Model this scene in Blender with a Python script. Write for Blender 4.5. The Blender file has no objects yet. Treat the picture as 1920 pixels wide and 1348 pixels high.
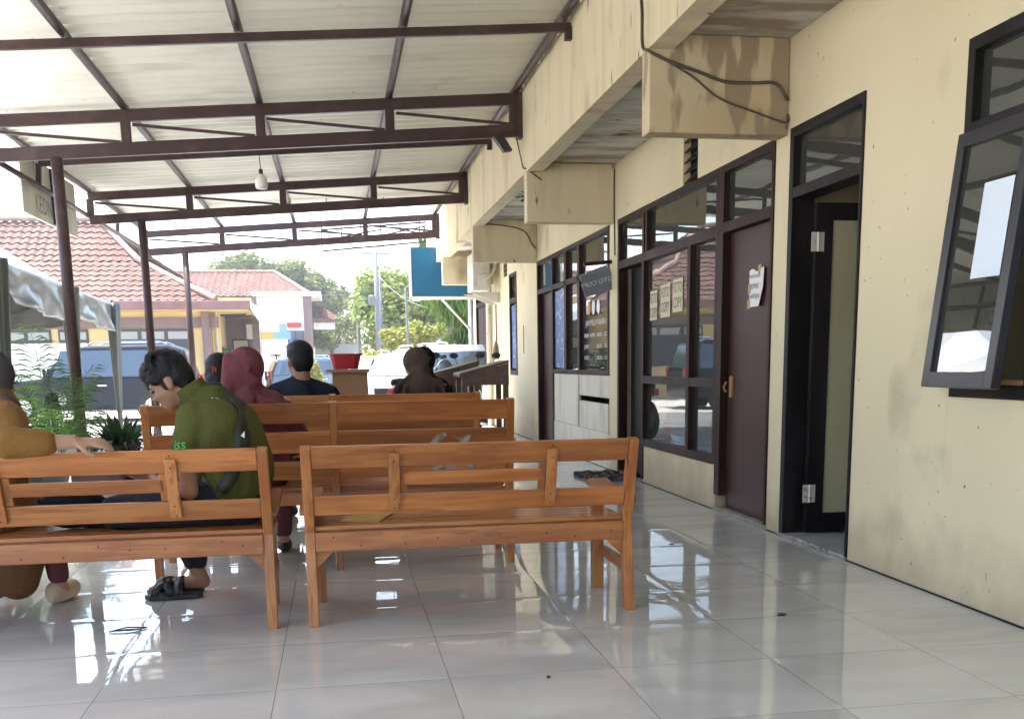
import bpy, math, random
from mathutils import Vector, Matrix
R = math.radians
random.seed(7)
sc = bpy.context.scene
COL = sc.collection
# ------------------------------------------------------------------ camera, sky, sun, exposure
cam_d = bpy.data.cameras.new('camera'); cam = bpy.data.objects.new('camera', cam_d); COL.objects.link(cam)
sc.camera = cam
yaw, pit, rol = .1758, .1827, -.0134
Fv = Vector((math.sin(yaw)*math.cos(pit), math.cos(yaw)*math.cos(pit), -math.sin(pit)))
Rv = Vector((math.cos(yaw), -math.sin(yaw), 0)); Uv = Rv.cross(Fv)
R2 = Rv*math.cos(rol) + Uv*math.sin(rol); U2 = Uv*math.cos(rol) - Rv*math.sin(rol)
M = Matrix((R2, U2, -Fv)).transposed().to_4x4(); M.translation = (0, 0, 1.10)
cam.matrix_world = M
cam_d.sensor_width = 36; cam_d.sensor_fit = 'HORIZONTAL'
cam_d.lens = 1969.18/1920*36
cam_d.shift_x = (960-989.86)/1920; cam_d.shift_y = (1041.86-674)/1920
cam_d.clip_end = 600; cam_d.clip_start = .05
SUN = Vector((-.26, .24, .93)).normalized()
w = bpy.data.worlds.new('World'); sc.world = w; w.use_nodes = True
nt = w.node_tree; bg = nt.nodes['Background']
sky = nt.nodes.new('ShaderNodeTexSky'); sky.sky_type = 'NISHITA'; sky.sun_disc = False
sky.sun_elevation = math.asin(SUN.z); sky.sun_rotation = math.atan2(SUN.x, SUN.y)
sky.air_density = 1.0; sky.dust_density = 3.0
nt.links.new(sky.outputs[0], bg.inputs[0]); bg.inputs[1].default_value = .15
sd = bpy.data.lights.new('sun', 'SUN'); sd.energy = 3.0; sd.angle = R(.6); sd.color = (1, .96, .90)
so = bpy.data.objects.new('sun', sd); COL.objects.link(so)
so.rotation_euler = SUN.to_track_quat('Z', 'Y').to_euler(); so.location = SUN*60
sc.view_settings.view_transform = 'Standard'; sc.view_settings.look = 'None'
sc.view_settings.exposure = 2.68; sc.view_settings.gamma = 1
sc.cycles.use_denoising = True
sc.cycles.max_bounces = 10; sc.cycles.diffuse_bounces = 5; sc.cycles.glossy_bounces = 5
sc.cycles.transparent_max_bounces = 16; sc.cycles.caustics_reflective = False; sc.cycles.caustics_refractive = False
sc.cycles.sample_clamp_indirect = 6

# ------------------------------------------------------------------ materials
MATS = {}
def mat(name, base, rough=.5, metal=0, var=None, bump=None, spec=.5, coat=0, rnd=0, sheen=0, tex='Object'):
    """var: list of (colour, scale(x,y,z), lo, hi, detail); bump: (scale xyz, strength)"""
    m = bpy.data.materials.new(name); m.use_nodes = True; MATS[name] = m
    t = m.node_tree; b = t.nodes['Principled BSDF']; L = t.links
    b.inputs['Roughness'].default_value = rough; b.inputs['Metallic'].default_value = metal
    b.inputs['Specular IOR Level'].default_value = spec
    b.inputs['Coat Weight'].default_value = coat; b.inputs['Coat Roughness'].default_value = .12
    tc = t.nodes.new('ShaderNodeTexCoord')
    def nz(scale, detail=4, w=0):
        mp = t.nodes.new('ShaderNodeMapping'); mp.inputs['Scale'].default_value = scale
        L.new(tc.outputs[tex], mp.inputs[0])
        oi = t.nodes.new('ShaderNodeObjectInfo'); ad = t.nodes.new('ShaderNodeVectorMath'); ad.operation = 'ADD'
        ml = t.nodes.new('ShaderNodeVectorMath'); ml.operation = 'SCALE'; ml.inputs[3].default_value = 37
        cb = t.nodes.new('ShaderNodeCombineXYZ'); 
        for i in range(3): L.new(oi.outputs['Random'], cb.inputs[i])
        L.new(cb.outputs[0], ml.inputs[0]); L.new(mp.outputs[0], ad.inputs[0]); L.new(ml.outputs[0], ad.inputs[1])
        n = t.nodes.new('ShaderNodeTexNoise'); n.inputs['Scale'].default_value = 1; n.inputs['Detail'].default_value = detail
        L.new(ad.outputs[0], n.inputs['Vector']); return n
    cur = t.nodes.new('ShaderNodeRGB'); cur.outputs[0].default_value = (*base, 1); out = cur.outputs[0]
    for v in (var or []):
        c, s, lo, hi = v[:4]
        n = nz(s, v[4] if len(v) > 4 else 4)
        mr = t.nodes.new('ShaderNodeMapRange'); mr.inputs[1].default_value = lo; mr.inputs[2].default_value = hi
        L.new(n.outputs['Fac'], mr.inputs[0])
        mx = t.nodes.new('ShaderNodeMix'); mx.data_type = 'RGBA'
        L.new(mr.outputs[0], mx.inputs['Factor']); L.new(out, mx.inputs['A']); mx.inputs['B'].default_value = (*c, 1)
        out = mx.outputs['Result']
    if rnd:
        oi = t.nodes.new('ShaderNodeObjectInfo'); mr = t.nodes.new('ShaderNodeMapRange')
        mr.inputs[3].default_value = 1-rnd; mr.inputs[4].default_value = 1+rnd
        L.new(oi.outputs['Random'], mr.inputs[0])
        hs = t.nodes.new('ShaderNodeHueSaturation'); L.new(mr.outputs[0], hs.inputs['Value']); L.new(out, hs.inputs['Color']); out = hs.outputs[0]
    L.new(out, b.inputs['Base Color'])
    if bump:
        n = nz(bump[0], 5); bp = t.nodes.new('ShaderNodeBump'); bp.inputs['Strength'].default_value = bump[1]; bp.inputs['Distance'].default_value = bump[2] if len(bump) > 2 else .01
        L.new(n.outputs['Fac'], bp.inputs['Height']); L.new(bp.outputs[0], b.inputs['Normal'])
    return m
def glass(name, tint, ior=1.75, rough=0.0, haze=0.0):
    m = bpy.data.materials.new(name); m.use_nodes = True; t = m.node_tree; L = t.links; t.nodes.clear()
    o = t.nodes.new('ShaderNodeOutputMaterial'); tr = t.nodes.new('ShaderNodeBsdfTransparent'); tr.inputs[0].default_value = (*tint, 1)
    g = t.nodes.new('ShaderNodeBsdfGlossy'); g.inputs['Roughness'].default_value = rough; g.inputs[0].default_value = (.95, .98, .97, 1)
    f = t.nodes.new('ShaderNodeFresnel'); f.inputs[0].default_value = ior
    tc = t.nodes.new('ShaderNodeTexCoord'); n = t.nodes.new('ShaderNodeTexNoise'); n.inputs['Scale'].default_value = 1.6
    L.new(tc.outputs['Object'], n.inputs['Vector']); bp = t.nodes.new('ShaderNodeBump'); bp.inputs['Strength'].default_value = .06; bp.inputs['Distance'].default_value = .02
    L.new(n.outputs[0], bp.inputs['Height']); L.new(bp.outputs[0], g.inputs['Normal'])
    mx = t.nodes.new('ShaderNodeMixShader'); L.new(f.outputs[0], mx.inputs[0]); L.new(tr.outputs[0], mx.inputs[1]); L.new(g.outputs[0], mx.inputs[2])
    last = mx
    if haze:
        d = t.nodes.new('ShaderNodeBsdfDiffuse'); d.inputs[0].default_value = (.5, .5, .45, 1)
        m2 = t.nodes.new('ShaderNodeMixShader'); m2.inputs[0].default_value = haze; L.new(mx.outputs[0], m2.inputs[1]); L.new(d.outputs[0], m2.inputs[2]); last = m2
    L.new(last.outputs[0], o.inputs[0]); return m
def leafmat(name, c1, c2, scale=1.3):
    m = mat(name, c1, .55, var=[(c2, (scale,)*3, .35, .65), ((c2[0]*1.5, c2[1]*1.25, c2[2]*.8), (9, 9, 9), .55, .8)], spec=.3)
    t = m.node_tree; b = t.nodes['Principled BSDF']; o = t.nodes['Material Output']
    tl = t.nodes.new('ShaderNodeBsdfTranslucent'); mx = t.nodes.new('ShaderNodeMixShader'); mx.inputs[0].default_value = .35
    src = b.inputs['Base Color'].links[0].from_socket; t.links.new(src, tl.inputs[0])
    t.links.new(b.outputs[0], mx.inputs[1]); t.links.new(tl.outputs[0], mx.inputs[2]); t.links.new(mx.outputs[0], o.inputs[0]); return m

CREAM = (.68, .60, .40)
m_wall = mat('cream_paint', CREAM, .75, var=[((.61, .53, .345), (.9, .9, .5), .35, .75), ((.42, .35, .22), (7, 7, .5), .66, .9, 6), ((.40, .335, .22), (1.6, 1.6, 1.3), .58, .74, 9), ((.12, .10, .075), (30, 30, 26), .735, .77, 2), ((.20, .17, .12), (5, 5, 9), .72, .78, 9)], bump=((22, 22, 22), .2))
def dirt(m, z0, z1, col):
    "grime splashed on the foot of the wall, with a ragged upper edge"
    t = m.node_tree; L = t.links; b = t.nodes['Principled BSDF']; src = b.inputs['Base Color'].links[0].from_socket
    tc = t.nodes.new('ShaderNodeTexCoord'); sp = t.nodes.new('ShaderNodeSeparateXYZ'); L.new(tc.outputs['Object'], sp.inputs[0])
    n = t.nodes.new('ShaderNodeTexNoise'); n.inputs['Scale'].default_value = 5; n.inputs['Detail'].default_value = 8; L.new(tc.outputs['Object'], n.inputs['Vector'])
    ma = t.nodes.new('ShaderNodeMath'); ma.operation = 'MULTIPLY_ADD'; ma.inputs[1].default_value = -.55; L.new(n.outputs[0], ma.inputs[0]); L.new(sp.outputs[2], ma.inputs[2])
    mr = t.nodes.new('ShaderNodeMapRange'); mr.inputs[1].default_value = z0; mr.inputs[2].default_value = z1; mr.inputs[3].default_value = .75; mr.inputs[4].default_value = 0
    L.new(ma.outputs[0], mr.inputs[0]); mx = t.nodes.new('ShaderNodeMix'); mx.data_type = 'RGBA'; L.new(mr.outputs[0], mx.inputs['Factor'])
    L.new(src, mx.inputs['A']); mx.inputs['B'].default_value = (*col, 1); L.new(mx.outputs['Result'], b.inputs['Base Color'])
dirt(m_wall, -.3, .10, (.36, .30, .205))
m_beam = mat('stained_cream_paint', (.67, .585, .39), .8, var=[((.49, .42, .28), (5, 5, .6), .5, .8, 6), ((.40, .31, .18), (1.5, 1.5, .9), .58, .72, 9), ((.05, .04, .03), (11, 11, 2.2), .675, .725, 7)], bump=((25, 25, 25), .15))
m_stain = mat('water_stained_paint', (.55, .47, .31), .8, var=[((.47, .36, .20), (1.2, 1.2, 1.6), .42, .62, 8), ((.32, .25, .16), (5, 5, 1.4), .56, .60, 3)], bump=((25, 25, 25), .15))
m_soffit = mat('stained_soffit', (.60, .59, .54), .85, var=[((.30, .24, .17), (1.1, 3.0, 1), .46, .58, 9), ((.07, .055, .04), (2.2, 8, 1), .60, .68, 9)])
m_brown = mat('brown_frame_paint', (.026, .0095, .008), .5, var=[((.06, .03, .026), (3, 3, 1.2), .5, .8), ((.22, .17, .13), (12, 12, 5), .72, .77)], bump=((40, 40, 6), .1), spec=.14)
m_bdoor = mat('brown_door_paint', (.040, .0115, .0105), .42, spec=.22, var=[((.055, .024, .022), (1.2, 1.2, .9), .5, .75), ((.035, .012, .012), (3, 3, .7), .55, .8)], bump=((30, 30, 5), .08))
m_black = mat('black_frame_paint', (.008, .006, .0065), .5, spec=.16, var=[((.028, .022, .022), (4, 4, 1), .45, .75)])
m_sash = mat('charcoal_sash', (.020, .018, .024), .32)
m_glass = glass('window_glass', (.5, .54, .50), 2.1, haze=.05)
m_glassd = glass('dark_window_glass', (.40, .44, .40), 2.1, haze=.06)
m_frost = mat('frosted_panel', (.50, .46, .29), .6, var=[((.42, .385, .235), (2, 2, 1), .4, .7)])
m_inner = mat('interior_paint', (.50, .42, .24), .8, var=[((.40, .34, .2), (2, 2, 1), .4, .7)])
m_iron = mat('brown_steel_paint', (.056, .031, .028), .42, spec=.3, var=[((.10, .06, .055), (5, 5, 5), .5, .8), ((.14, .06, .03), (14, 14, 14), .68, .8)])
m_white = mat('white_paint', (.78, .77, .72), .5, var=[((.62, .60, .54), (3, 3, 3), .5, .8)])
m_panel = mat('whitewashed_board', (.62, .59, .50), .7, var=[((.42, .38, .30), (5, 5, .8), .5, .75), ((.12, .10, .08), (9, 9, 3), .68, .78, 8)])
m_steel = mat('zinc_hinge', (.66, .62, .54), .5, .3, var=[((.2, .15, .1), (30, 30, 30), .6, .7)])
m_concrete = mat('concrete', (.30, .28, .25), .85, var=[((.16, .15, .13), (6, 6, 6), .45, .7)], bump=((30, 30, 30), .4))
def wood(name, sc_):
    return mat(name, (.41, .155, .042), .34, var=[((.27, .085, .022), sc_, .42, .62, 8), ((.42, .185, .062), tuple(s*.3 for s in sc_), .5, .7), ((.30, .10, .027), tuple(s*3 for s in sc_), .5, .62, 4), ((.035, .012, .005), tuple(s*.8+1.5 for s in sc_), .66, .74, 5)], spec=.4, coat=.22, rnd=.22, bump=(tuple(s*2 for s in sc_), .06))
m_woodx = wood('varnished_wood_x', (1.3, 16, 16)); m_woody = wood('varnished_wood_y', (16, 1.6, 16)); m_woodz = wood('varnished_wood_z', (16, 16, 1.6))
m_dwood = mat('dark_brown_wood', (.125, .048, .026), .4, var=[((.07, .026, .015), (14, 2, 14), .4, .7)], coat=.2)
m_skin = mat('skin', (.36, .195, .125), .5, var=[((.31, .155, .10), (14, 14, 14), .4, .7)], spec=.35)
m_skin2 = mat('fair_skin', (.46, .275, .195), .5, var=[((.40, .22, .15), (14, 14, 14), .4, .7)], spec=.35)
m_skind = mat('tan_skin', (.26, .135, .085), .5, var=[((.22, .11, .07), (14, 14, 14), .4, .7)], spec=.35)
m_hair = mat('black_hair', (.006, .006, .008), .5, var=[((.011, .011, .014), (50, 50, 9), .45, .7)], bump=((140, 140, 22), .5), spec=.22)
def cloth(name, c, c2, b=1.0): return mat(name, c, .85, var=[(c2, (7, 7, 7), .4, .7), (tuple(x*.8 for x in c), (160, 160, 160), .4, .6)], bump=((9, 9, 4), b, .022), spec=.15)
m_green = cloth('olive_green_cotton', (.092, .098, .026), (.078, .084, .021)); m_must = cloth('mustard_cotton', (.24, .125, .034), (.19, .095, .026))
m_jean = cloth('dark_denim', (.028, .032, .048), (.02, .022, .034)); m_mauve = cloth('mauve_crepe', (.185, .060, .075), (.155, .048, .062)); m_mauve2 = cloth('dusty_plum_cotton', (.145, .045, .058), (.12, .038, .048))
m_navy = cloth('navy_cotton', (.013, .018, .032), (.010, .014, .025)); m_greyh = cloth('grey_jersey', (.085, .080, .098), (.07, .065, .08)); m_brnveil = cloth('brown_voile', (.095, .060, .046), (.07, .044, .034)); m_blk = cloth('black_cotton', (.014, .014, .017), (.01, .01, .013)); m_brown_c = cloth('brown_skirt_cloth', (.17, .085, .035), (.13, .065, .028))
m_strap = mat('black_webbing', (.016, .018, .016), .6); m_rub = mat('black_rubber', (.016, .018, .022), .5)
m_croc = mat('beige_foam', (.55, .44, .31), .6); m_neon = mat('neon_green_thread', (.05, .62, .10), .6); m_wprint = mat('white_print', (.75, .75, .72), .6)
m_red = mat('red_plastic', (.42, .025, .035), .35, var=[((.36, .02, .03), (3, 3, 12), .4, .7)]); m_ply = mat('plywood', (.36, .20, .10), .55, var=[((.28, .14, .065), (2, 16, 3), .4, .7), ((.14, .06, .03), (9, 9, 9), .7, .78)])
m_env = mat('manila_paper', (.46, .30, .10), .7); m_paper = mat('white_paper', (.74, .75, .72), .8, var=[((.6, .55, .45), (6, 6, 6), .6, .85)]); m_paperb = mat('bluish_paper', (.70, .78, .88), .5); m_ink = mat('blue_black_ink', (.03, .035, .10), .6); m_blackink = mat('black_ink', (.02, .02, .02), .6); m_tape = mat('old_brown_tape', (.36, .20, .07), .4)
m_stick = mat('scraped_paper', (.36, .31, .27), .8, var=[((.22, .14, .09), (30, 30, 30), .45, .6)]); m_yel = mat('cream_poster', (.62, .55, .38), .7)
m_blue = mat('cyan_blue_panel', (.006, .115, .235), .35, var=[((.008, .135, .27), (1.2, 1.2, 3), .4, .7)]); m_bluep = mat('blue_vinyl_banner', (.03, .10, .33), .35, var=[((.35, .42, .5), (1.5, 8, 14), .56, .62), ((.05, .28, .42), (.8, .8, 1.5), .5, .7)])
m_signg = mat('grey_sign_board', (.15, .175, .22), .45); m_signy = mat('weathered_sign_board', (.62, .60, .48), .7, var=[((.48, .47, .38), (3, 3, 3), .4, .7)]); m_signink = mat('faded_sign_ink', (.22, .23, .2), .7)
m_leaf = leafmat('palm_leaf', (.045, .10, .02), (.075, .15, .03)); m_leafd = leafmat('dark_lily_leaf', (.018, .045, .016), (.03, .065, .02)); m_tree = leafmat('tree_leaf', (.075, .115, .035), (.16, .19, .05), .6); m_tree2 = leafmat('lime_tree_leaf', (.09, .15, .025), (.19, .23, .04), .6); m_weep = leafmat('drooping_leaf', (.045, .11, .015), (.11, .17, .02), 1.2); m_shrub = leafmat('golden_shrub_leaf', (.15, .19, .03), (.30, .29, .05), 1.5)
m_bark = mat('bark', (.10, .075, .055), .9, var=[((.06, .045, .03), (9, 9, 2), .4, .7)], bump=((20, 20, 6), .6))
m_pot = mat('dark_plastic_pot', (.02, .022, .024), .5); m_pott = mat('terracotta_pot', (.05, .022, .018), .7); m_plinth = mat('plum_paint', (.085, .042, .05), .6, var=[((.07, .035, .04), (5, 5, 5), .4, .7)])
m_satin = mat('silver_grey_satin', (.085, .088, .078), .34, .15, var=[((.05, .053, .047), (3, 3, 2), .4, .7)], bump=((6, 6, 2.2), .5)); m_tentw = mat('white_tarpaulin', (.80, .80, .78), .6); m_satd = mat('dark_grey_drape', (.065, .07, .062), .5, var=[((.04, .045, .04), (8, 8, 1), .4, .7)])
m_tile = mat('clay_roof_tile', (.125, .052, .036), .8, var=[((.085, .034, .024), (4, 4, 4), .4, .7), ((.165, .085, .062), (1.3, 1.3, 1.3), .5, .75), ((.07, .035, .025), (10, 10, 10), .62, .8)], rnd=.1)
m_ridge = mat('ridge_cement', (.40, .26, .20), .8, var=[((.25, .15, .11), (5, 5, 5), .4, .7)]); m_hyel = mat('yellow_house_paint', (.62, .46, .19), .8, var=[((.55, .40, .17), (2, 2, 2), .4, .7)]); m_hmau = mat('mauve_house_paint', (.19, .125, .12), .7, var=[((.15, .1, .1), (3, 3, 1), .4, .7)]); m_hwin = mat('dark_louvre', (.035, .035, .04), .5); m_lou = mat('grey_louvre', (.30, .31, .30), .5); m_gut = mat('brown_gutter', (.20, .095, .085), .55, var=[((.15, .07, .06), (3, 3, 3), .4, .7)])
m_ground = mat('pale_paving', (.42, .40, .36), .9, var=[((.33, .31, .28), (.6, .6, .6), .4, .7), ((.25, .24, .22), (5, 5, 5), .55, .8)]); m_asph = mat('asphalt', (.055, .055, .055), .9)
m_carb = mat('black_car_paint', (.008, .012, .022), .42, coat=.05, spec=.25); m_carw = mat('white_car_paint', (.72, .73, .73), .25, coat=.6); m_carg = mat('grey_blue_car_paint', (.10, .17, .25), .25, coat=.6); m_cgl = mat('car_glass', (.045, .07, .10), .06, spec=1.0); m_tyre = mat('tyre_rubber', (.014, .014, .015), .8); m_rim = mat('alloy_rim', (.45, .45, .46), .3, .8); m_lampr = mat('red_tail_lens', (.45, .02, .02), .2); m_lampw = mat('clear_lamp_lens', (.6, .62, .65), .15); m_chrome = mat('bright_chrome', (.7, .7, .72), .12, 1); m_plate = mat('number_plate', (.02, .02, .02), .5); m_helm = mat('slate_helmet_paint', (.11, .15, .22), .25, coat=.5); m_mblue = mat('blue_fairing', (.03, .13, .34), .25, coat=.5)
m_clip = mat('red_hair_clip', (.70, .07, .05), .3); m_bulb = mat('opal_bulb', (.75, .73, .66), .35); m_cable = mat('grey_cable', (.085, .07, .05), .6); m_cabb = mat('black_cable', (.02, .02, .02), .6); m_ac = mat('ac_casing', (.58, .57, .52), .5, var=[((.45, .43, .38), (4, 4, 4), .5, .75)]); m_pvc = mat('pvc_pipe', (.50, .45, .36), .5, var=[((.12, .10, .07), (8, 8, 8), .62, .75)]); m_bris = mat('palm_bristle', (.17, .11, .07), .9); m_pole = mat('grey_pole', (.14, .145, .155), .6); m_mat = mat('rag_doormat', (.05, .05, .048), .95, var=[((.22, .22, .2), (26, 12, 12), .48, .58)], bump=((40, 40, 40), 1)); m_leafd2 = mat('dry_leaf', (.05, .045, .035), .8); m_orange = mat('orange_emblem', (.55, .20, .04), .5); m_bann = mat('amber_banner', (.55, .30, .07), .6); m_bannb = mat('sky_blue_banner', (.16, .32, .55), .6)
# corrugated sheet: lets some daylight through
m_sheet = mat('corrugated_sheet', (.66, .65, .59), .55, var=[((.55, .535, .47), (.5, 1.2, .5), .4, .75), ((.36, .33, .27), (1.1, 2.6, 1), .60, .78, 9), ((.25, .21, .16), (7, 14, 1), .70, .76, 5)])
t = m_sheet.node_tree; tl = t.nodes.new('ShaderNodeBsdfTranslucent'); tl.inputs[0].default_value = (.74, .725, .655, 1); mx = t.nodes.new('ShaderNodeMixShader'); mx.inputs[0].default_value = .18
t.links.new(t.nodes['Principled BSDF'].outputs[0], mx.inputs[1]); t.links.new(tl.outputs[0], mx.inputs[2]); t.links.new(mx.outputs[0], t.nodes['Material Output'].inputs[0])
# glossy floor tiles
X0, Y0, T = .3476, 4.7764, .6
m_floor = bpy.data.materials.new('polished_floor_tile'); m_floor.use_nodes = True
t = m_floor.node_tree; L = t.links; b = t.nodes['Principled BSDF']
tc = t.nodes.new('ShaderNodeTexCoord'); sp = t.nodes.new('ShaderNodeSeparateXYZ'); L.new(tc.outputs['Object'], sp.inputs[0])
def mth(op, a, b_=None, c=None):
    n = t.nodes.new('ShaderNodeMath'); n.operation = op
    for i, v in enumerate((a, b_, c)):
        if v is None: continue
        if isinstance(v, (int, float)): n.inputs[i].default_value = v
        else: L.new(v, n.inputs[i])
    return n.outputs[0]
cells = []; dists = []
for ax, o_ in ((0, X0), (1, Y0)):
    q = mth('DIVIDE', mth('SUBTRACT', sp.outputs[ax], o_), T)
    fl = mth('FLOOR', q); fr = mth('SUBTRACT', q, fl); cells.append(fl)
    dists.append(mth('MULTIPLY', mth('SUBTRACT', .5, mth('ABSOLUTE', mth('SUBTRACT', fr, .5))), T))
dm = mth('MINIMUM', dists[0], dists[1])
n1 = t.nodes.new('ShaderNodeTexNoise'); n1.inputs['Scale'].default_value = 2.2; L.new(tc.outputs['Object'], n1.inputs['Vector'])
gw = mth('MULTIPLY_ADD', n1.outputs[0], .0016, .0007)
grout = mth('SUBTRACT', 1, mth('MINIMUM', 1, mth('DIVIDE', dm, gw))); grout = mth('MINIMUM', mth('MULTIPLY', grout, 3), 1)
cv = t.nodes.new('ShaderNodeCombineXYZ'); L.new(cells[0], cv.inputs[0]); L.new(cells[1], cv.inputs[1])
wn = t.nodes.new('ShaderNodeTexWhiteNoise'); L.new(cv.outputs[0], wn.inputs[0])
# veins shift from tile to tile
ofs = t.nodes.new('ShaderNodeVectorMath'); ofs.operation = 'SCALE'; ofs.inputs[3].default_value = 9; L.new(wn.outputs['Color'], ofs.inputs[0])
va = t.nodes.new('ShaderNodeVectorMath'); va.operation = 'ADD'; L.new(tc.outputs['Object'], va.inputs[0]); L.new(ofs.outputs[0], va.inputs[1])
vm = t.nodes.new('ShaderNodeMapping'); vm.inputs['Scale'].default_value = (1.5, 3.4, 1); vm.inputs['Rotation'].default_value = (0, 0, .9); L.new(va.outputs[0], vm.inputs[0])
vn = t.nodes.new('ShaderNodeTexNoise'); vn.inputs['Scale'].default_value = 1.1; vn.inputs['Detail'].default_value = 7; vn.inputs['Distortion'].default_value = .8; L.new(vm.outputs[0], vn.inputs['Vector'])
vr = t.nodes.new('ShaderNodeValToRGB'); vr.color_ramp.elements[0].position = .40; vr.color_ramp.elements[0].color = (.62, .63, .63, 1); vr.color_ramp.elements[1].position = .66; vr.color_ramp.elements[1].color = (.53, .535, .53, 1); L.new(vn.outputs[0], vr.inputs[0])
dn = t.nodes.new('ShaderNodeTexNoise'); dn.inputs['Scale'].default_value = .9; dn.inputs['Detail'].default_value = 9; L.new(tc.outputs['Object'], dn.inputs['Vector'])
dr = t.nodes.new('ShaderNodeMapRange'); dr.inputs[1].default_value = .55; dr.inputs[2].default_value = .75; dr.inputs[4].default_value = .35; L.new(dn.outputs[0], dr.inputs[0])
mxd = t.nodes.new('ShaderNodeMix'); mxd.data_type = 'RGBA'; L.new(dr.outputs[0], mxd.inputs['Factor']); L.new(vr.outputs[0], mxd.inputs['A']); mxd.inputs['B'].default_value = (.46, .445, .42, 1)
mg = t.nodes.new('ShaderNodeMix'); mg.data_type = 'RGBA'; L.new(grout, mg.inputs['Factor']); L.new(mxd.outputs['Result'], mg.inputs['A']); mg.inputs['B'].default_value = (.17, .155, .14, 1); L.new(mg.outputs['Result'], b.inputs['Base Color'])
L.new(mth('MULTIPLY_ADD', dr.outputs[0], .14, .03), b.inputs['Roughness']); b.inputs['Specular IOR Level'].default_value = .85
# slight warp of every tile: tilt + pillow near the edge
tn = t.nodes.new('ShaderNodeTexNoise'); tn.inputs['Scale'].default_value = 3.4; tn.inputs['Detail'].default_value = 2; L.new(va.outputs[0], tn.inputs['Vector'])
edge = mth('POWER', mth('SUBTRACT', 1, mth('MINIMUM', 1, mth('DIVIDE', dm, .06))), 2)
sc3 = t.nodes.new('ShaderNodeSeparateXYZ'); L.new(wn.outputs['Color'], sc3.inputs[0])
tx = mth('MULTIPLY', mth('SUBTRACT', sc3.outputs[0], .5), mth('MULTIPLY', sp.outputs[0], .004)); ty = mth('MULTIPLY', mth('SUBTRACT', sc3.outputs[1], .5), mth('MULTIPLY', sp.outputs[1], .004))
hgt = mth('ADD', mth('ADD', tx, ty), mth('SUBTRACT', mth('MULTIPLY', tn.outputs[0], .0011), mth('MULTIPLY', edge, .0009)))
bp = t.nodes.new('ShaderNodeBump'); bp.inputs['Strength'].default_value = 1; bp.inputs['Distance'].default_value = 1; L.new(hgt, bp.inputs['Height']); L.new(bp.outputs[0], b.inputs['Normal'])

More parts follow.
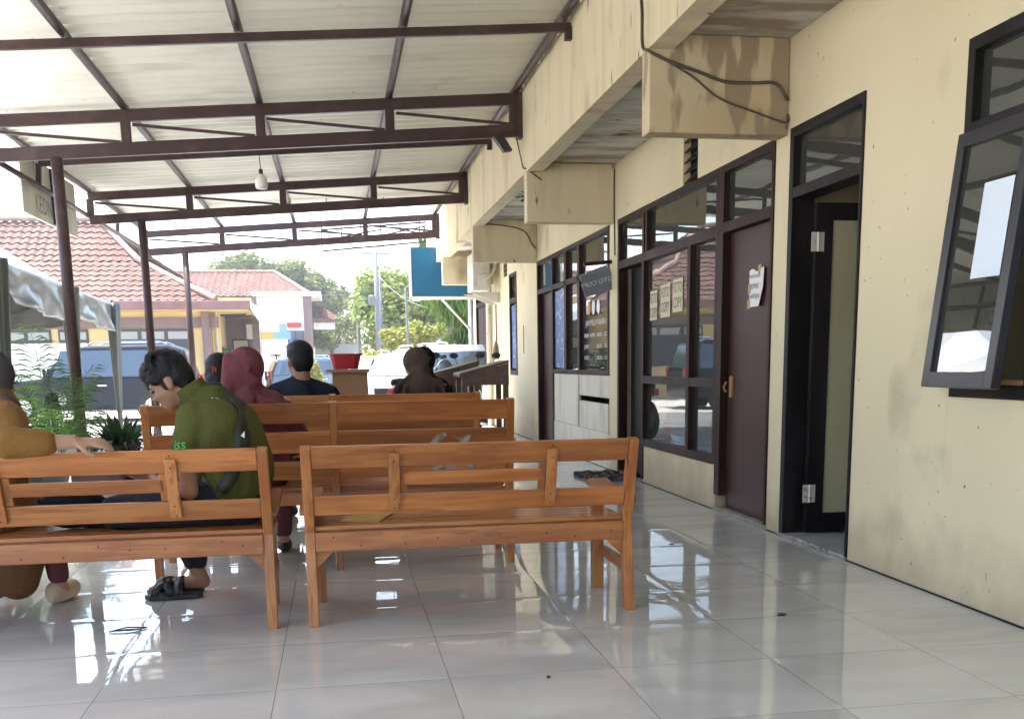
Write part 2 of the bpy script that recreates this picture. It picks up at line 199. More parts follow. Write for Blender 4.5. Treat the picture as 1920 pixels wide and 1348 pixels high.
# ------------------------------------------------------------------ mesh helpers
def basis(d):
    d = Vector(d).normalized(); a = Vector((0, 0, 1)) if abs(d.z) < .95 else Vector((1, 0, 0))
    x = d.cross(a).normalized(); return x, d.cross(x).normalized(), d
class MB:
    def __init__(s): s.v = []; s.f = []
    def add(s, vs, fs):
        o = len(s.v); s.v += [Vector(p) for p in vs]; s.f += [tuple(i+o for i in f) for f in fs]; return s
    def box(s, x0, x1, y0, y1, z0, z1, mtx=None):
        vs = [Vector((x, y, z)) for x in (x0, x1) for y in (y0, y1) for z in (z0, z1)]
        if mtx: vs = [mtx @ p for p in vs]
        return s.add(vs, [(0, 1, 3, 2), (4, 6, 7, 5), (0, 4, 5, 1), (2, 3, 7, 6), (0, 2, 6, 4), (1, 5, 7, 3)])
    def bar(s, p0, p1, w_, h, up=(0, 0, 1)):
        "rectangular bar from p0 to p1; w_ across, h along up"
        p0, p1 = Vector(p0), Vector(p1); d = (p1-p0).normalized(); x = d.cross(Vector(up)).normalized(); y = x.cross(d).normalized()
        vs = [p + x*(a*w_/2) + y*(c*h/2) for p in (p0, p1) for a, c in ((-1, -1), (1, -1), (1, 1), (-1, 1))]
        return s.add(vs, [(3, 2, 1, 0), (4, 5, 6, 7), (0, 1, 5, 4), (1, 2, 6, 5), (2, 3, 7, 6), (3, 0, 4, 7)])
    def tube(s, pts, r, n=8, closed=False):
        pts = [Vector(p) for p in pts]; k = len(pts); rs = r if isinstance(r, (list, tuple)) else [r]*k
        vs = []; px = None
        for i, p in enumerate(pts):
            d = (pts[min(i+1, k-1)]-pts[max(i-1, 0)])
            if d.length < 1e-9: d = Vector((0, 0, 1))
            d.normalize()
            if px is None: x, y, _ = basis(d)
            else: x = (px-d*px.dot(d)).normalized(); y = d.cross(x)
            px = x
            vs += [p+(x*math.cos(2*math.pi*j/n)+y*math.sin(2*math.pi*j/n))*rs[i] for j in range(n)]
        fs = [(i*n+j, i*n+(j+1) % n, (i+1)*n+(j+1) % n, (i+1)*n+j) for i in range(k-1) for j in range(n)]
        fs += [tuple(range(n-1, -1, -1)), tuple(range((k-1)*n, k*n))]
        return s.add(vs, fs)
    def lathe(s, prof, c=(0, 0, 0), n=20, axis=None, cap=True):
        c = Vector(c); x, y, d = (Vector((1, 0, 0)), Vector((0, 1, 0)), Vector((0, 0, 1))) if axis is None else basis(axis)
        vs = [c+(x*math.cos(2*math.pi*j/n)+y*math.sin(2*math.pi*j/n))*r+d*z for r, z in prof for j in range(n)]
        k = len(prof); fs = [(i*n+j, i*n+(j+1) % n, (i+1)*n+(j+1) % n, (i+1)*n+j) for i in range(k-1) for j in range(n)]
        if cap: fs += [tuple(range(n-1, -1, -1)), tuple(range((k-1)*n, k*n))]
        return s.add(vs, fs)
    def ell(s, c, r, mtx=None, n=14, m=9):
        c = Vector(c); vs = []; fs = []
        for i in range(m+1):
            th = math.pi*i/m
            for j in range(n):
                p = Vector((r[0]*math.sin(th)*math.cos(2*math.pi*j/n), r[1]*math.sin(th)*math.sin(2*math.pi*j/n), r[2]*math.cos(th)))
                vs.append(c + (mtx @ p if mtx else p))
        for i in range(m):
            for j in range(n): fs.append((i*n+j, (i+1)*n+j, (i+1)*n+(j+1) % n, i*n+(j+1) % n))
        return s.add(vs, fs)
    def cap(s, p0, p1, r0, r1):
        p0, p1 = Vector(p0), Vector(p1); d = (p1-p0); ln = d.length; d.normalize(); pts = []; rs = []
        for k in range(5): a = math.pi/2*k/4; pts.append(p0-d*r0*math.cos(a)); rs.append(max(r0*math.sin(a), 1e-4))
        for k in range(5): a = math.pi/2*k/4; pts.append(p1+d*r1*math.sin(a)); rs.append(max(r1*math.cos(a), 1e-4))
        return s.tube(pts, rs, 12)
    def limb(s, pts, rs):
        for i in range(len(pts)-1): s.cap(pts[i], pts[i+1], rs[i], rs[i+1])
        return s
    def prism(s, poly, f0, f1):
        "poly: 2-D outline, f0/f1 map (a,b) to the two end faces"
        n = len(poly); vs = [f0(*p) for p in poly]+[f1(*p) for p in poly]
        return s.add(vs, [tuple(range(n-1, -1, -1)), tuple(range(n, 2*n))]+[(i, (i+1) % n, n+(i+1) % n, n+i) for i in range(n)])
    def build(s, name, m, parent=None, smooth=False, bevel=0, solid=0):
        me = bpy.data.meshes.new(name); o = bpy.data.objects.new(name, me); COL.objects.link(o)
        if parent is not None:
            r = parent
            while r.parent: r = r.parent
            off = r.location.copy(); o.parent = parent
        else:
            mn = [min(p[i] for p in s.v) for i in range(3)]; mxx = [max(p[i] for p in s.v) for i in range(3)]
            off = Vector(((mn[0]+mxx[0])/2, (mn[1]+mxx[1])/2, mn[2])); o.location = off
        me.from_pydata([p-off for p in s.v], [], s.f); me.update(); me.materials.append(m)
        if smooth: me.shade_smooth()
        if solid: md = o.modifiers.new('solid', 'SOLIDIFY'); md.thickness = solid; md.offset = 0
        if bevel: md = o.modifiers.new('bevel', 'BEVEL'); md.width = bevel; md.segments = 2; md.limit_method = 'ANGLE'
        return o
    def organic(s, name, m, parent, voxel=.012, it=6):
        "fuse overlapping volumes into one continuous skin"
        o = s.build(name, m, parent)
        a = o.modifiers.new('fuse', 'REMESH'); a.mode = 'VOXEL'; a.voxel_size = voxel
        b_ = o.modifiers.new('smooth', 'SMOOTH'); b_.iterations = it; b_.factor = .5
        dg = bpy.context.evaluated_depsgraph_get(); me = bpy.data.meshes.new_from_object(o.evaluated_get(dg), depsgraph=dg)
        o.modifiers.clear(); o.data = me; me.name = name
        if not me.materials: me.materials.append(m)
        me.shade_smooth(); return o
def tag(o, label=None, cat=None, group=None, kind=None):
    for k, v in (('label', label), ('category', cat), ('group', group), ('kind', kind)):
        if v: o[k] = v
    return o
def thing(name, loc, label, cat, group=None, rz=0):
    o = bpy.data.objects.new(name, None); COL.objects.link(o); o.location = loc; o.rotation_euler.z = rz; o.empty_display_size = .1
    return tag(o, label, cat, group)
def struct(o): o['kind'] = 'structure'; return o
def copy_tree(o, parent=None):
    c = o.copy(); COL.objects.link(c)
    if parent is not None: c.parent = parent
    for ch in list(o.children): copy_tree(ch, c)
    return c
def text(txt, size, origin, right, up, m, parent, name='lettering', sx=1, align='CENTER'):
    cu = bpy.data.curves.new('t', 'FONT'); cu.body = txt; cu.size = size; cu.align_x = align; cu.align_y = 'CENTER'; cu.resolution_u = 2
    o = bpy.data.objects.new('t', cu); COL.objects.link(o); dg = bpy.context.evaluated_depsgraph_get()
    me = bpy.data.meshes.new_from_object(o.evaluated_get(dg)); bpy.data.objects.remove(o)
    right, up, origin = Vector(right), Vector(up), Vector(origin)
    g = MB(); g.v = [origin+right*v.co.x*sx+up*v.co.y for v in me.vertices]; g.f = [tuple(p.vertices) for p in me.polygons]
    bpy.data.meshes.remove(me)
    return g.build(name, m, parent)

# ------------------------------------------------------------------ ground and floor
g = MB(); g.add([(-160, -120, -.15), (160, -120, -.15), (160, 220, -.15), (-160, 220, -.15)], [(0, 1, 2, 3)]); struct(g.build('ground', m_ground))
g = MB(); g.add([(-2.95, -9, 0), (2.80, -9, 0), (2.80, 21.6, 0), (-2.95, 21.6, 0)], [(0, 1, 2, 3)]); fo = g.build('floor', m_floor)
for v in fo.data.vertices: v.co += fo.location
fo.location = (0, 0, 0); struct(fo)
struct(MB().box(-2.95, 2.80, -9, 21.6, -.2, -.004).build('floor_slab', m_concrete))

# ------------------------------------------------------------------ office building on the right
W = 2.7207; TH = .14
m_black = MATS['black_frame_paint']
bld = thing('office_building', (W, 10, 0), 'cream two storey office building with dark brown doors and windows along the tiled walkway', 'building')
ops = [(3.2, 4.37, .92, 2.42), (5.28, 6.18, .0, 2.43), (6.41, 7.37, 0, 2.42), (7.37, 9.28, .34, 2.42), (9.28, 10.12, .03, 2.42), (7.86, 8.20, 2.42, 2.80), (10.46, 14.30, 0, 2.41), (15.98, 16.62, .90, 2.43), (16.85, 17.2, 2.43, 2.75), (19.0, 20.65, 0, 2.6)]
ys = sorted(set([-9, 21.3]+[v for o in ops for v in o[:2]])); zs = sorted(set([0, 2.95]+[v for o in ops for v in o[2:]]))
solid = {}
for i in range(len(ys)-1):
    for k in range(len(zs)-1):
        yc, zc = (ys[i]+ys[i+1])/2, (zs[k]+zs[k+1])/2
        solid[i, k] = not any(a < yc < b_ and c < zc < d for a, b_, c, d in ops)
g = MB()
for (i, k), sld in solid.items():
    if not sld: continue
    y0, y1, z0, z1 = ys[i], ys[i+1], zs[k], zs[k+1]
    g.add([(W, y0, z0), (W, y0, z1), (W, y1, z1), (W, y1, z0)], [(0, 1, 2, 3)]); g.add([(W+TH, y0, z0), (W+TH, y0, z1), (W+TH, y1, z1), (W+TH, y1, z0)], [(3, 2, 1, 0)])
    for di, dk, a, c in ((-1, 0, (y0, z0), (y0, z1)), (1, 0, (y1, z0), (y1, z1)), (0, -1, (y0, z0), (y1, z0)), (0, 1, (y0, z1), (y1, z1))):
        if not solid.get((i+di, k+dk), False): g.add([(W, *a), (W+TH, *a), (W+TH, *c), (W, *c)], [(0, 1, 2, 3)])
wl = g.build('wall', m_wall, bld)
g = MB()
for y0, y1 in ((-9, 5.28), (6.182, 6.40), (7.40, 9.28), (10.12, 21.3)): g.box(W-.007, W-.0005, y0, y1, .0005, .007)
g.build('base_joint', m_black, bld)
# rooms
g = MB()
for y in (3.0, 6.29, 10.28, 14.6, 21.3): g.box(W+TH+.002, 6.4, y-.05, y+.05, .002, 2.94)
g.box(6.4, 6.5, -9, 21.35, 0, 2.94); g.box(W+TH+.002, 6.4, -9, -8.9, .002, 2.94); g.build('partition', m_inner, bld)
MB().box(W+TH+.002, 6.5, -9, 21.35, 2.945, 3.1).build('ceiling_slab', m_inner, bld)
MB().box(2.805, 6.5, -9, 21.35, -.1, -.002).build('room_floor', m_concrete, bld)
# beams, soffit, brackets, parapet
XF = 1.852
MB().box(XF, XF+.15, -9, 21.3, 2.86, 4.6).build('fascia_beam', m_beam, bld)
MB().box(XF+.153, 6.5, -9, 21.3, 2.952, 3.0).build('soffit', m_soffit, bld)
MB().box(XF+.153, 6.6, -9, 21.4, 4.3, 4.6).build('upper_slab', m_beam, bld)
for by in (2.1, 6.24, 10.26, 14.3, 18.4):
    g = MB(); g.prism([(by, 2.405), (by+.15, 2.405), (by+.15, 2.949), (by, 2.949)], lambda a, c: (XF+.006, a, c), lambda a, c: (W-.001, a, c))
    g.build('bracket', m_stain if by == 6.24 else m_beam, bld, bevel=.008)
# frames (each door/window is a part; panes, leaves and hinges are its sub-parts)
def frame(name, rects, m=None, parent=bld, x0=W-.012, x1=W+.075):
    g = MB()
    for y0, y1, z0, z1 in rects: g.box(x0, x1, y0, y1, z0, z1)
    return g.build(name, m or m_brown, parent, bevel=.003)
def pane(y0, y1, z0, z1, parent, m=None, x=W+.03, name='glass_pane'):
    return MB().box(x, x+.005, y0, y1, z0, z1).build(name, m or m_glass, parent)
# near casement window with swung-out sash
fr = frame('window_frame', [(4.32, 4.372, .92, 2.42), (3.2, 4.32, 2.365, 2.42), (3.2, 4.32, .92, .975), (3.2, 4.32, 2.02, 2.075), (3.80, 3.85, .975, 2.02), (3.80, 3.85, 2.075, 2.365)], m_black)
pane(3.85, 4.32, 2.075, 2.365, fr, m_glassd); pane(3.2, 3.8, 2.075, 2.365, fr, m_glassd); pane(3.2, 3.8, .975, 2.02, fr, m_glassd)
A = Matrix.Translation((W-.02, 0, 2.03)) @ Matrix.Rotation(R(6.2), 4, 'Y')
sg = MB()
for q in ((4.305, 4.36, -1.07, 0), (3.845, 3.90, -1.07, 0), (3.90, 4.305, -.06, 0), (3.90, 4.305, -1.07, -1.005)): sg.box(-.022, .022, q[0], q[1], q[2], q[3], A)
sash = sg.build('sash', m_sash, fr, bevel=.003)
MB().box(-.003, .003, 3.90, 4.305, -1.005, -.06, A).build('sash_pane', m_glassd, fr)
MB().bar((W-.01, 4.05, 1.02), (2.615, 4.05, 1.0), .012, .006).build('stay_arm', m_steel, fr)
MB().box(W+.003, W+.03, 3.2, 4.32, .978, 1.0).build('track_strip', m_ply, fr)
pp = MB().box(-.010, -.008, 3.925, 4.125, -.62, -.235, A).build('notice_sheet', m_paperb); tag(pp, 'plain bluish white sheet stuck on the pane of the tilted black window', 'paper sheet')
# black door standing open
fr = frame('door_frame', [(6.125, 6.182, .02, 2.432), (5.28, 5.30, .02, 2.432), (5.30, 6.125, 2.375, 2.432), (5.30, 6.125, 2.03, 2.09)], m_black, x1=W+.13)
pane(5.30, 6.125, 2.09, 2.375, fr, m_glassd)
lg = MB(); x0, x1 = 2.835, 3.62
for q in ((x0, x0+.11, .03, 2.0), (x1-.1, x1, .03, 2.0), (x0+.11, x1-.1, 1.90, 2.0), (x0+.11, x1-.1, .03, .15)): lg.box(q[0], q[1], 6.06, 6.10, q[2], q[3])
lf = lg.build('door_leaf', m_black, fr, bevel=.003); MB().box(x0+.11, x1-.1, 6.072, 6.088, .15, 1.9).build('frosted_panel', m_frost, fr)
for z in (1.72, .22):
    g = MB(); g.box(2.806, 2.846, 6.050, 6.056, z, z+.11); g.box(2.850, 2.886, 6.050, 6.056, z, z+.11); g.tube([(2.848, 6.047, z), (2.848, 6.047, z+.11)], .007); g.build('hinge', m_steel, fr)
struct(MB().box(W-.006, 3.9, 5.30, 6.125, .004, .022).build('floor_threshold', m_floor))
g = MB()
for i in range(26): y = 5.29+i*.035; g.box(W-.012-random.random()*.012, W, y, y+.034, .001, .012+random.random()*.012)
g.build('broken_sill', m_concrete, bld)
# brown door, closed, with transom
fr = frame('door_frame', [(6.41, 6.445, 0.03, 2.42), (7.27, 7.37, .12, 2.42), (6.445, 7.27, 2.37, 2.42), (6.445, 7.27, 1.965, 2.035)])
pane(6.445, 7.27, 2.035, 2.37, fr, m_glassd)
lf = MB().box(W+.045, W+.085, 6.45, 7.265, .03, 1.96).build('door_leaf', m_bdoor, fr); g = MB(); g.box(W+.03, W+.046, 7.16, 7.20, .83, .98); g.tube([(W+.0, 7.18, .87), (W-.02, 7.18, .90), (W+.0, 7.18, .94)], .008); g.build('handle', m_tape, fr)
MB().box(W-.004, W+.1, 6.40, 7.40, .001, .03).build('door_sill', m_concrete, bld)
# copy-shop front, unit one
fr = frame('window_frame', [(9.23, 9.285, .03, 2.42), (7.37, 7.425, .34, 2.42), (10.06, 10.12, .03, 2.42), (7.425, 9.23, 2.37, 2.42), (9.285, 10.06, 2.37, 2.42), (7.425, 9.23, 1.955, 2.03), (9.285, 10.06, 1.955, 2.03), (7.425, 9.23, .335, .40), (7.97, 8.04, .40, 1.955), (7.425, 7.97, .895, .96), (8.04, 9.23, .895, .96), (9.14, 9.19, 2.03, 2.37)])
for q in ((7.425, 7.97, .96, 1.955), (8.04, 9.23, .96, 1.955), (7.425, 7.97, .40, .895), (8.04, 9.23, .40, .895), (7.425, 9.14, 2.03, 2.37), (9.19, 9.23, 2.03, 2.37), (9.285, 10.06, 2.03, 2.37)): pane(*q, fr)
MB().box(W+.11, W+.15, 9.66, 10.05, .0, 1.95).build('door_leaf', m_black, fr); MB().box(W+.16, W+.20, 9.29, 9.70, .0, 1.95).build('door_leaf', m_black, fr)  # black leaves across the open doorway stand in for its shaded interior
MB().box(W-.01, W+.1, 9.285, 10.06, .001, .03).build('door_sill', m_concrete, bld)
# vents
for y0, y1, z0, z1 in ((7.86, 8.20, 2.42, 2.80), (16.85, 17.2, 2.43, 2.75)):
    v = MB().box(W+.06, W+.07, y0, y1, z0, z1).build('vent', m_black, bld); g = MB()
    for k in range(5): zc = z0+.04+k*.075; g.prism([(W+.005, zc-.02), (W+.012, zc-.025), (W+.055, zc+.02), (W+.048, zc+.025)], lambda a, c: (a, y0+.002, c), lambda a, c: (a, y1-.002, c))
    g.build('vent_slat', m_brown, v)
# copy-shop front, unit two
fr = frame('window_frame', [(10.46, 10.52, .95, 2.41), (14.24, 14.30, 0, 2.41), (10.52, 14.24, 2.36, 2.41), (10.52, 14.24, 1.98, 2.04), (13.25, 13.33, 0.0, 2.36), (12.46, 12.58, .97, 2.36), (11.76, 11.87, .97, 2.36), (10.52, 13.25, .95, 1.0)])
for q in ((10.52, 11.76, 1.0, 1.98), (11.87, 12.46, 1.0, 1.98), (12.58, 13.25, 1.0, 1.98), (10.52, 11.76, 2.04, 2.36), (11.87, 12.46, 2.04, 2.36), (12.58, 13.25, 2.04, 2.36), (13.33, 14.24, 2.04, 2.36)): pane(*q, fr)
MB().box(W+.06, W+.1, 13.33, 14.24, .02, 1.98).build('door_leaf', m_bdoor, fr)
g = MB(); g.box(W-.002, W+.05, 10.46, 13.25, 0, .36); g.build('low_wall', m_panel, bld); g = MB(); g.box(W+.004, W+.04, 11.9, 13.25, .362, .948); g.box(W+.004, W+.04, 10.52, 11.84, .362, .66); g.box(W+.004, W+.04, 10.46, 11.84, .72, .948); g.build('counter_board', m_panel, bld, bevel=.004)
bn = MB().box(W+.012, W+.016, 12.62, 13.2, 1.02, 1.95).build('banner', m_bluep, None); tag(bn, 'tall blue vinyl banner with pale print behind the copy shop glass', 'banner')
MB().box(W+.04, W+.045, 12.05, 12.42, 1.0, 1.16).build('taped_sheet', m_paper, fr)
# opening hours lettering on the pane
oh = thing('window_lettering', (W+.02, 11.1, 1.0), 'opening hours lettering JAM PELAYANAN on the copy shop pane', 'lettering')
dL, uL = (0, -1, 0), (0, 0, 1)
text('JAM PELAYANAN :', .085, (W+.022, 11.12, 1.50), dL, uL, m_wprint, oh, sx=1.35)
for k, (a, b_) in enumerate((('SENIN - KAMIS', ': 08.00 - 12.00'), ('JUMAT', ': 08.00 - 10.00'), ('SABTU', ': 08.00 - 11.00'))):
    text(a, .062, (W+.022, 11.66, 1.37-k*.12), dL, uL, m_wprint, oh, sx=1.25, align='LEFT'); text(b_, .062, (W+.022, 11.12, 1.37-k*.12), dL, uL, m_wprint, oh, sx=1.5, align='LEFT')
for y, mm in ((11.44, m_orange), (11.24, m_wprint), (11.02, m_paperb)):
    MB().ell((W+.024, y, 1.66), (.002, .075, .075)).build('emblem', mm, oh)
# blue window, far door
fr = frame('window_frame', [(15.98, 16.03, .90, 2.43), (16.57, 16.62, .90, 2.43), (16.03, 16.57, 2.38, 2.43), (16.03, 16.57, .90, .97), (16.03, 16.57, 1.98, 2.06)]); pane(16.03, 16.57, 2.06, 2.38, fr); pane(16.03, 16.57, .97, 1.98, fr)
bn = MB().box(W+.012, W+.016, 16.06, 16.54, 1.0, 1.95).build('banner', m_bluep); tag(bn, 'narrow blue banner inside the small window past the copy shop', 'banner')
fr = frame('door_frame', [(19.0, 19.08, 0, 2.6), (20.57, 20.65, 0, 2.6), (19.08, 20.57, 2.52, 2.6), (19.08, 20.57, 2.12, 2.2), (19.55, 19.6, 2.2, 2.52), (20.05, 20.1, 2.2, 2.52)]); pane(19.08, 20.57, 2.2, 2.52, fr); g = MB(); g.box(W+.02, W+.06, 19.09, 19.8, .02, 2.11); lf = g.build('door_leaf', m_bdoor, fr); MB().box(W+.02, W+.06, 19.81, 20.56, .02, 2.11).build('door_leaf', m_bdoor, fr)
MB().box(W-.004, W, 15.40, 15.44, 1.22, 1.62).build('wall_slot', m_black, bld)

# ------------------------------------------------------------------ canopy
cz = lambda x: 3.555+.0675*(x-1.84)              # roof line of the rafters
can = thing('canopy', (-.5, 8, 0), 'brown steel lean-to canopy with pale corrugated sheets over the walkway', 'canopy')
per = .20; n = int((17.75+8)/per*6); g = MB()
for i in range(n+1):
    y = -8+i*per/6; dz = .028*math.sin(2*math.pi*i/6)-.014*((y/.798) % 1)
    for x in (-3.12, -.6, 1.8505): g.v.append(Vector((x, y, cz(x)+.125+dz)))
for i in range(n):
    for k in range(2): a = i*3+k; g.f.append((a, a+1, a+4, a+3))
g.build('roof_sheet', m_sheet, can, smooth=True, solid=.003)
PX = (-2.98, -1.76, -.58, .60, 1.79)
for x in PX: MB().tube([(x, -8, cz(x)+.072), (x, 18.9, cz(x)+.072)], .034, 10).build('purlin', m_iron, can, smooth=True)
for y in (-4.2, -.1, 2.0, 4.05, 6.15, 8.26, 12.42, 16.6): MB().bar((-3.0, y, cz(-3.0)), (1.845, y, cz(1.845)), .045, .062).build('rafter', m_iron, can, bevel=.006)
for y in (-2.2, 10.45, 14.7, 18.72):
    tr = MB().bar((-3.0, y, cz(-3.0)), (1.84, y, cz(1.84)), .06, .105).bar((-3.0, y, cz(-3.0)-.285), (1.82, y, cz(1.82)-.285), .06, .115).build('truss', m_iron, can, bevel=.01)
    for k, x in enumerate(PX): 
        xx = min(x, 1.78); MB().bar((xx, y, cz(xx)-.25), (xx, y, cz(xx)-.03), .10 if k == 4 else .085, .055, (0, 1, 0)).build('strut', m_iron, tr, bevel=.006)
        if k < 4: MB().bar((x+.06, y, cz(x)-.075), (PX[k+1]-.05, y, cz(PX[k+1])-.225), .022, .026).build('brace', m_iron, tr)
    MB().lathe([(.054, -.15), (.052, cz(-2.36)-.33)], (-2.37, y, 0), 16).build('post', m_iron, can, smooth=True)
    MB().box(1.80, 1.855, y-.06, y+.06, cz(1.84)-.36, cz(1.84)+.05).build('wall_plate', m_iron, can)
MB().tube([(-3.02, 9.6, 3.0), (-3.02, 18.8, 3.0)], .03, 10).build('eave_pipe', m_iron, can, smooth=True)
for y in (12.42, 16.6): MB().bar((-3.02, y, 3.0), (-3.0, y, cz(-3)), .05, .04, (0, 1, 0)).build('eave_strut', m_iron, can)
for y in (8.26, 12.42): MB().box(1.80, 1.852, y-.03, y+.03, cz(1.84)-.09, cz(1.84)-.0).build('wall_plate', m_iron, can)
struct_pl = MB().box(-2.46, -2.03, 10.3, 10.72, 0, .2).build('post_plinth', m_plinth); tag(struct_pl, 'plum painted low block at the foot of the nearest canopy post', 'plinth')
# rusty lattice beyond the roof edge
lt = thing('lattice_frame', (.9, 21, 0), 'dark open lattice of thin steel bars hung past the end of the canopy', 'steel frame')
z0, z1 = 3.22, 3.78
for k, (zz0, zz1) in enumerate(((3.40, 3.58), (3.62, 3.80), (3.25, 3.46))): MB().bar((-.15, 21+.2*k, zz0), (2.1, 21+.2*k, zz1), .03, .03).build('rail', m_iron, lt)
for k in range(6): x = -.15+k*.37; MB().bar((x, 21.02, 3.30+x*.08), (x, 21.02, 3.66+x*.08), .022, .022, (0, 1, 0)).build('bar', m_iron, lt)
for a, c in (((-.15, 3.6), (.9, 3.45)), ((.9, 3.7), (2.0, 3.52)), ((-.1, 3.42), (.95, 3.62)), ((.9, 3.5), (2.05, 3.74))): MB().bar((a[0], 21.1, a[1]), (c[0], 21.1, c[1]), .018, .025).build('brace', m_iron, lt)

# ------------------------------------------------------------------ hung fittings, cables
bl = thing('light_bulb', (-.6, 10.45, 2.70), 'white bulb hanging on a black cord below the canopy truss', 'light bulb')
MB().tube([(-.6, 10.45, 3.10), (-.605, 10.45, 2.95), (-.6, 10.45, 2.875)], .004, 6).build('cord', m_cabb, bl); MB().lathe([(.006, .18), (.018, .175), (.02, .13), (.018, .125)], (-.6, 10.45, 2.70), 12).build('socket', m_cabb, bl)
MB().lathe([(.018, .135), (.035, .115), (.055, .09), (.058, .03), (.05, .004), (.01, .0)], (-.6, 10.45, 2.70), 16).build('globe', m_bulb, bl, smooth=True)
fl_ = thing('floodlight', (1.66, 10.36, 3.05), 'small black floodlight fixed under the truss end at the beam', 'floodlight'); MB().prism([(1.56, 3.19), (1.66, 3.19), (1.74, 3.07), (1.66, 3.06)], lambda a, c: (a, 10.33, c), lambda a, c: (a, 10.43, c)).build('housing', m_cabb, fl_); MB().bar((1.64, 10.38, 3.19), (1.64, 10.38, 3.24), .03, .02, (0, 1, 0)).build('bracket_arm', m_cabb, fl_)
def cable(pts, r, m, label, name='cable'):
    P = [Vector(p) for p in pts]; q = []
    for i in range(len(P)-1):
        a, b_, c, d = P[max(i-1, 0)], P[i], P[i+1], P[min(i+2, len(P)-1)]
        for k in range(6):
            s = k/6; q.append(.5*((2*b_)+(c-a)*s+(2*a-5*b_+4*c-d)*s*s+(3*b_-a-3*c+d)*s**3))
    q.append(P[-1]); o = MB().tube(q, r, 6).build(name, m, smooth=True); return tag(o, label, 'cable')
cable([(1.845, 6.42, 3.3), (1.843, 6.35, 3.1), (1.842, 6.33, 2.9), (1.85, 6.232, 2.845), (1.98, 6.228, 2.79), (2.15, 6.226, 2.74), (2.32, 6.226, 2.69), (2.5, 6.226, 2.69), (2.63, 6.226, 2.69), (2.705, 6.226, 2.60)], .009, m_cable, 'thick grey cable sagging across the nearest bracket, upper of two')
cable([(1.95, 6.23, 2.80), (2.12, 6.226, 2.71), (2.28, 6.226, 2.60), (2.5, 6.226, 2.53), (2.70, 6.226, 2.475), (2.705, 6.222, 2.52), (2.70, 6.222, 2.44)], .006, m_cable, 'thin grey cable on the nearest bracket, drooping below the thick one')
cable([(1.80, 10.45, 3.2), (1.84, 10.38, 2.95), (1.83, 10.28, 2.90), (1.87, 10.252, 2.88), (2.0, 10.25, 2.79)], .006, m_cabb, 'thin black cable dropping from the floodlight down the beam')
cable([(2.712, 10.25, 2.9), (2.71, 10.25, 2.7), (2.712, 10.245, 2.4), (2.71, 10.22, 2.1)], .006, m_cabb, 'black cable running down the corner of the second bracket')
cable([(1.86, 14.292, 2.90), (2.3, 14.29, 2.87), (2.55, 14.29, 2.80), (2.66, 14.29, 2.62), (2.712, 14.29, 2.58)], .008, m_cable, 'grey cable curving over the third bracket above the copy shop')
for k, (x, y) in enumerate(((-.03, 15.0), (.73, 14.9))):
    cable([(x, y, 3.3), (x+.01, y, 3.2), (x-.02, y, 3.1), (x+.03, y, 3.02)], .006, m_cabb, ('short loose wire end dangling left of the rear truss middle', 'short loose wire end dangling at the right of the rear truss')[k])
# weed on the soffit
g = MB()
for k in range(26):
    a = random.random()*6.28; c = Vector((1.93, 10.75, 2.86))+Vector((random.uniform(-.06, .06), random.uniform(-.1, .1), random.uniform(-.2, .08))); d = Vector((math.cos(a), math.sin(a), random.uniform(-.6, .4)))*.05; s_ = Vector((-d.y, d.x, .02))*.6
    g.add([c, c+d*.5+s_, c+d, c+d*.5-s_], [(0, 1, 2, 3)])
tag(g.build('weed', m_weep), 'small green weed growing out of the beam by the second bracket', 'weed')

# ------------------------------------------------------------------ signs and wall things
def at_x(*_): pass
s = thing('hanging_sign', (2.58, 10.4, 1.7), 'small grey board hanging from a brown arm beside the copy shop, its lettering reversed', 'sign')
MB().bar((2.425, 10.38, 1.815), (2.728, 10.38, 1.90), .012, .21).build('board', m_signg, s); text('FOTO COPY', .062, (2.58, 10.371, 1.86), (-1, 0, -.28), (0, 0, 1), m_wprint, s)
MB().bar((2.44, 10.38, 2.03), (2.72, 10.38, 2.055), .03, .035).build('arm', m_brown, s)
for x, z in ((2.46, 1.925), (2.68, 1.985)): MB().tube([(x, 10.38, z), (x, 10.38, 2.04)], .004, 5).build('hook', m_steel, s)
for k, (y0, y1, z0, z1) in enumerate(((8.93, 9.14, 1.44, 1.69), (8.57, 8.83, 1.45, 1.72), (8.25, 8.50, 1.48, 1.74))):
    p_ = thing('poster', (W+.025, (y0+y1)/2, z0), ('pale FOTO COPY poster on the shop pane, farthest from the brown door', 'pale FOTO COPY poster on the shop pane, middle of three', 'pale FOTO COPY poster on the shop pane, nearest the brown door')[k], 'poster', 'foto copy posters on the pane')
    MB().box(W+.024, W+.026, y0, y1, z0, z1).build('sheet', m_yel, p_)
    for j, tx in enumerate(('FOTO', 'COPY')): text(tx, .12, (W+.0225, (y0+y1)/2, z1-.07-j*.12), (0, -1, 0), (0, 0, 1), m_blackink, p_, sx=.68)
n_ = thing('paper_note', (W+.03, 6.76, 1.43), 'torn white handwritten note taped to the brown door', 'note')
g = MB(); N = 8
for i in range(N+1):
    for j in range(N+1):
        a, c = i/N, j/N; y = 6.90-a*.27; z = 1.44+c*.235; cur = max(0, a-.6)**2*(1.1-c*.6)*.12
        y2 = y + (.07*max(0, .5-c)*max(0, a-.5)*3); g.v.append(Vector((W+.043-cur, y2, z+.012*math.sin(a*9)*(c > .9))))
for i in range(N):
    for j in range(N): k = i*(N+1)+j; g.f.append((k, k+1, k+N+2, k+N+1))
g.build('sheet', m_paper, n_, solid=.001)
for j, tx in enumerate(('TOLONG HARAP', '"SOPAN"', 'RAPATKAN')): text(tx, (.032, .048, .044)[j], (W+.0385, 6.80, 1.635-j*.065), (0, -1, 0), (0, 0, 1), m_ink, n_, sx=(.75, .8, .75)[j])
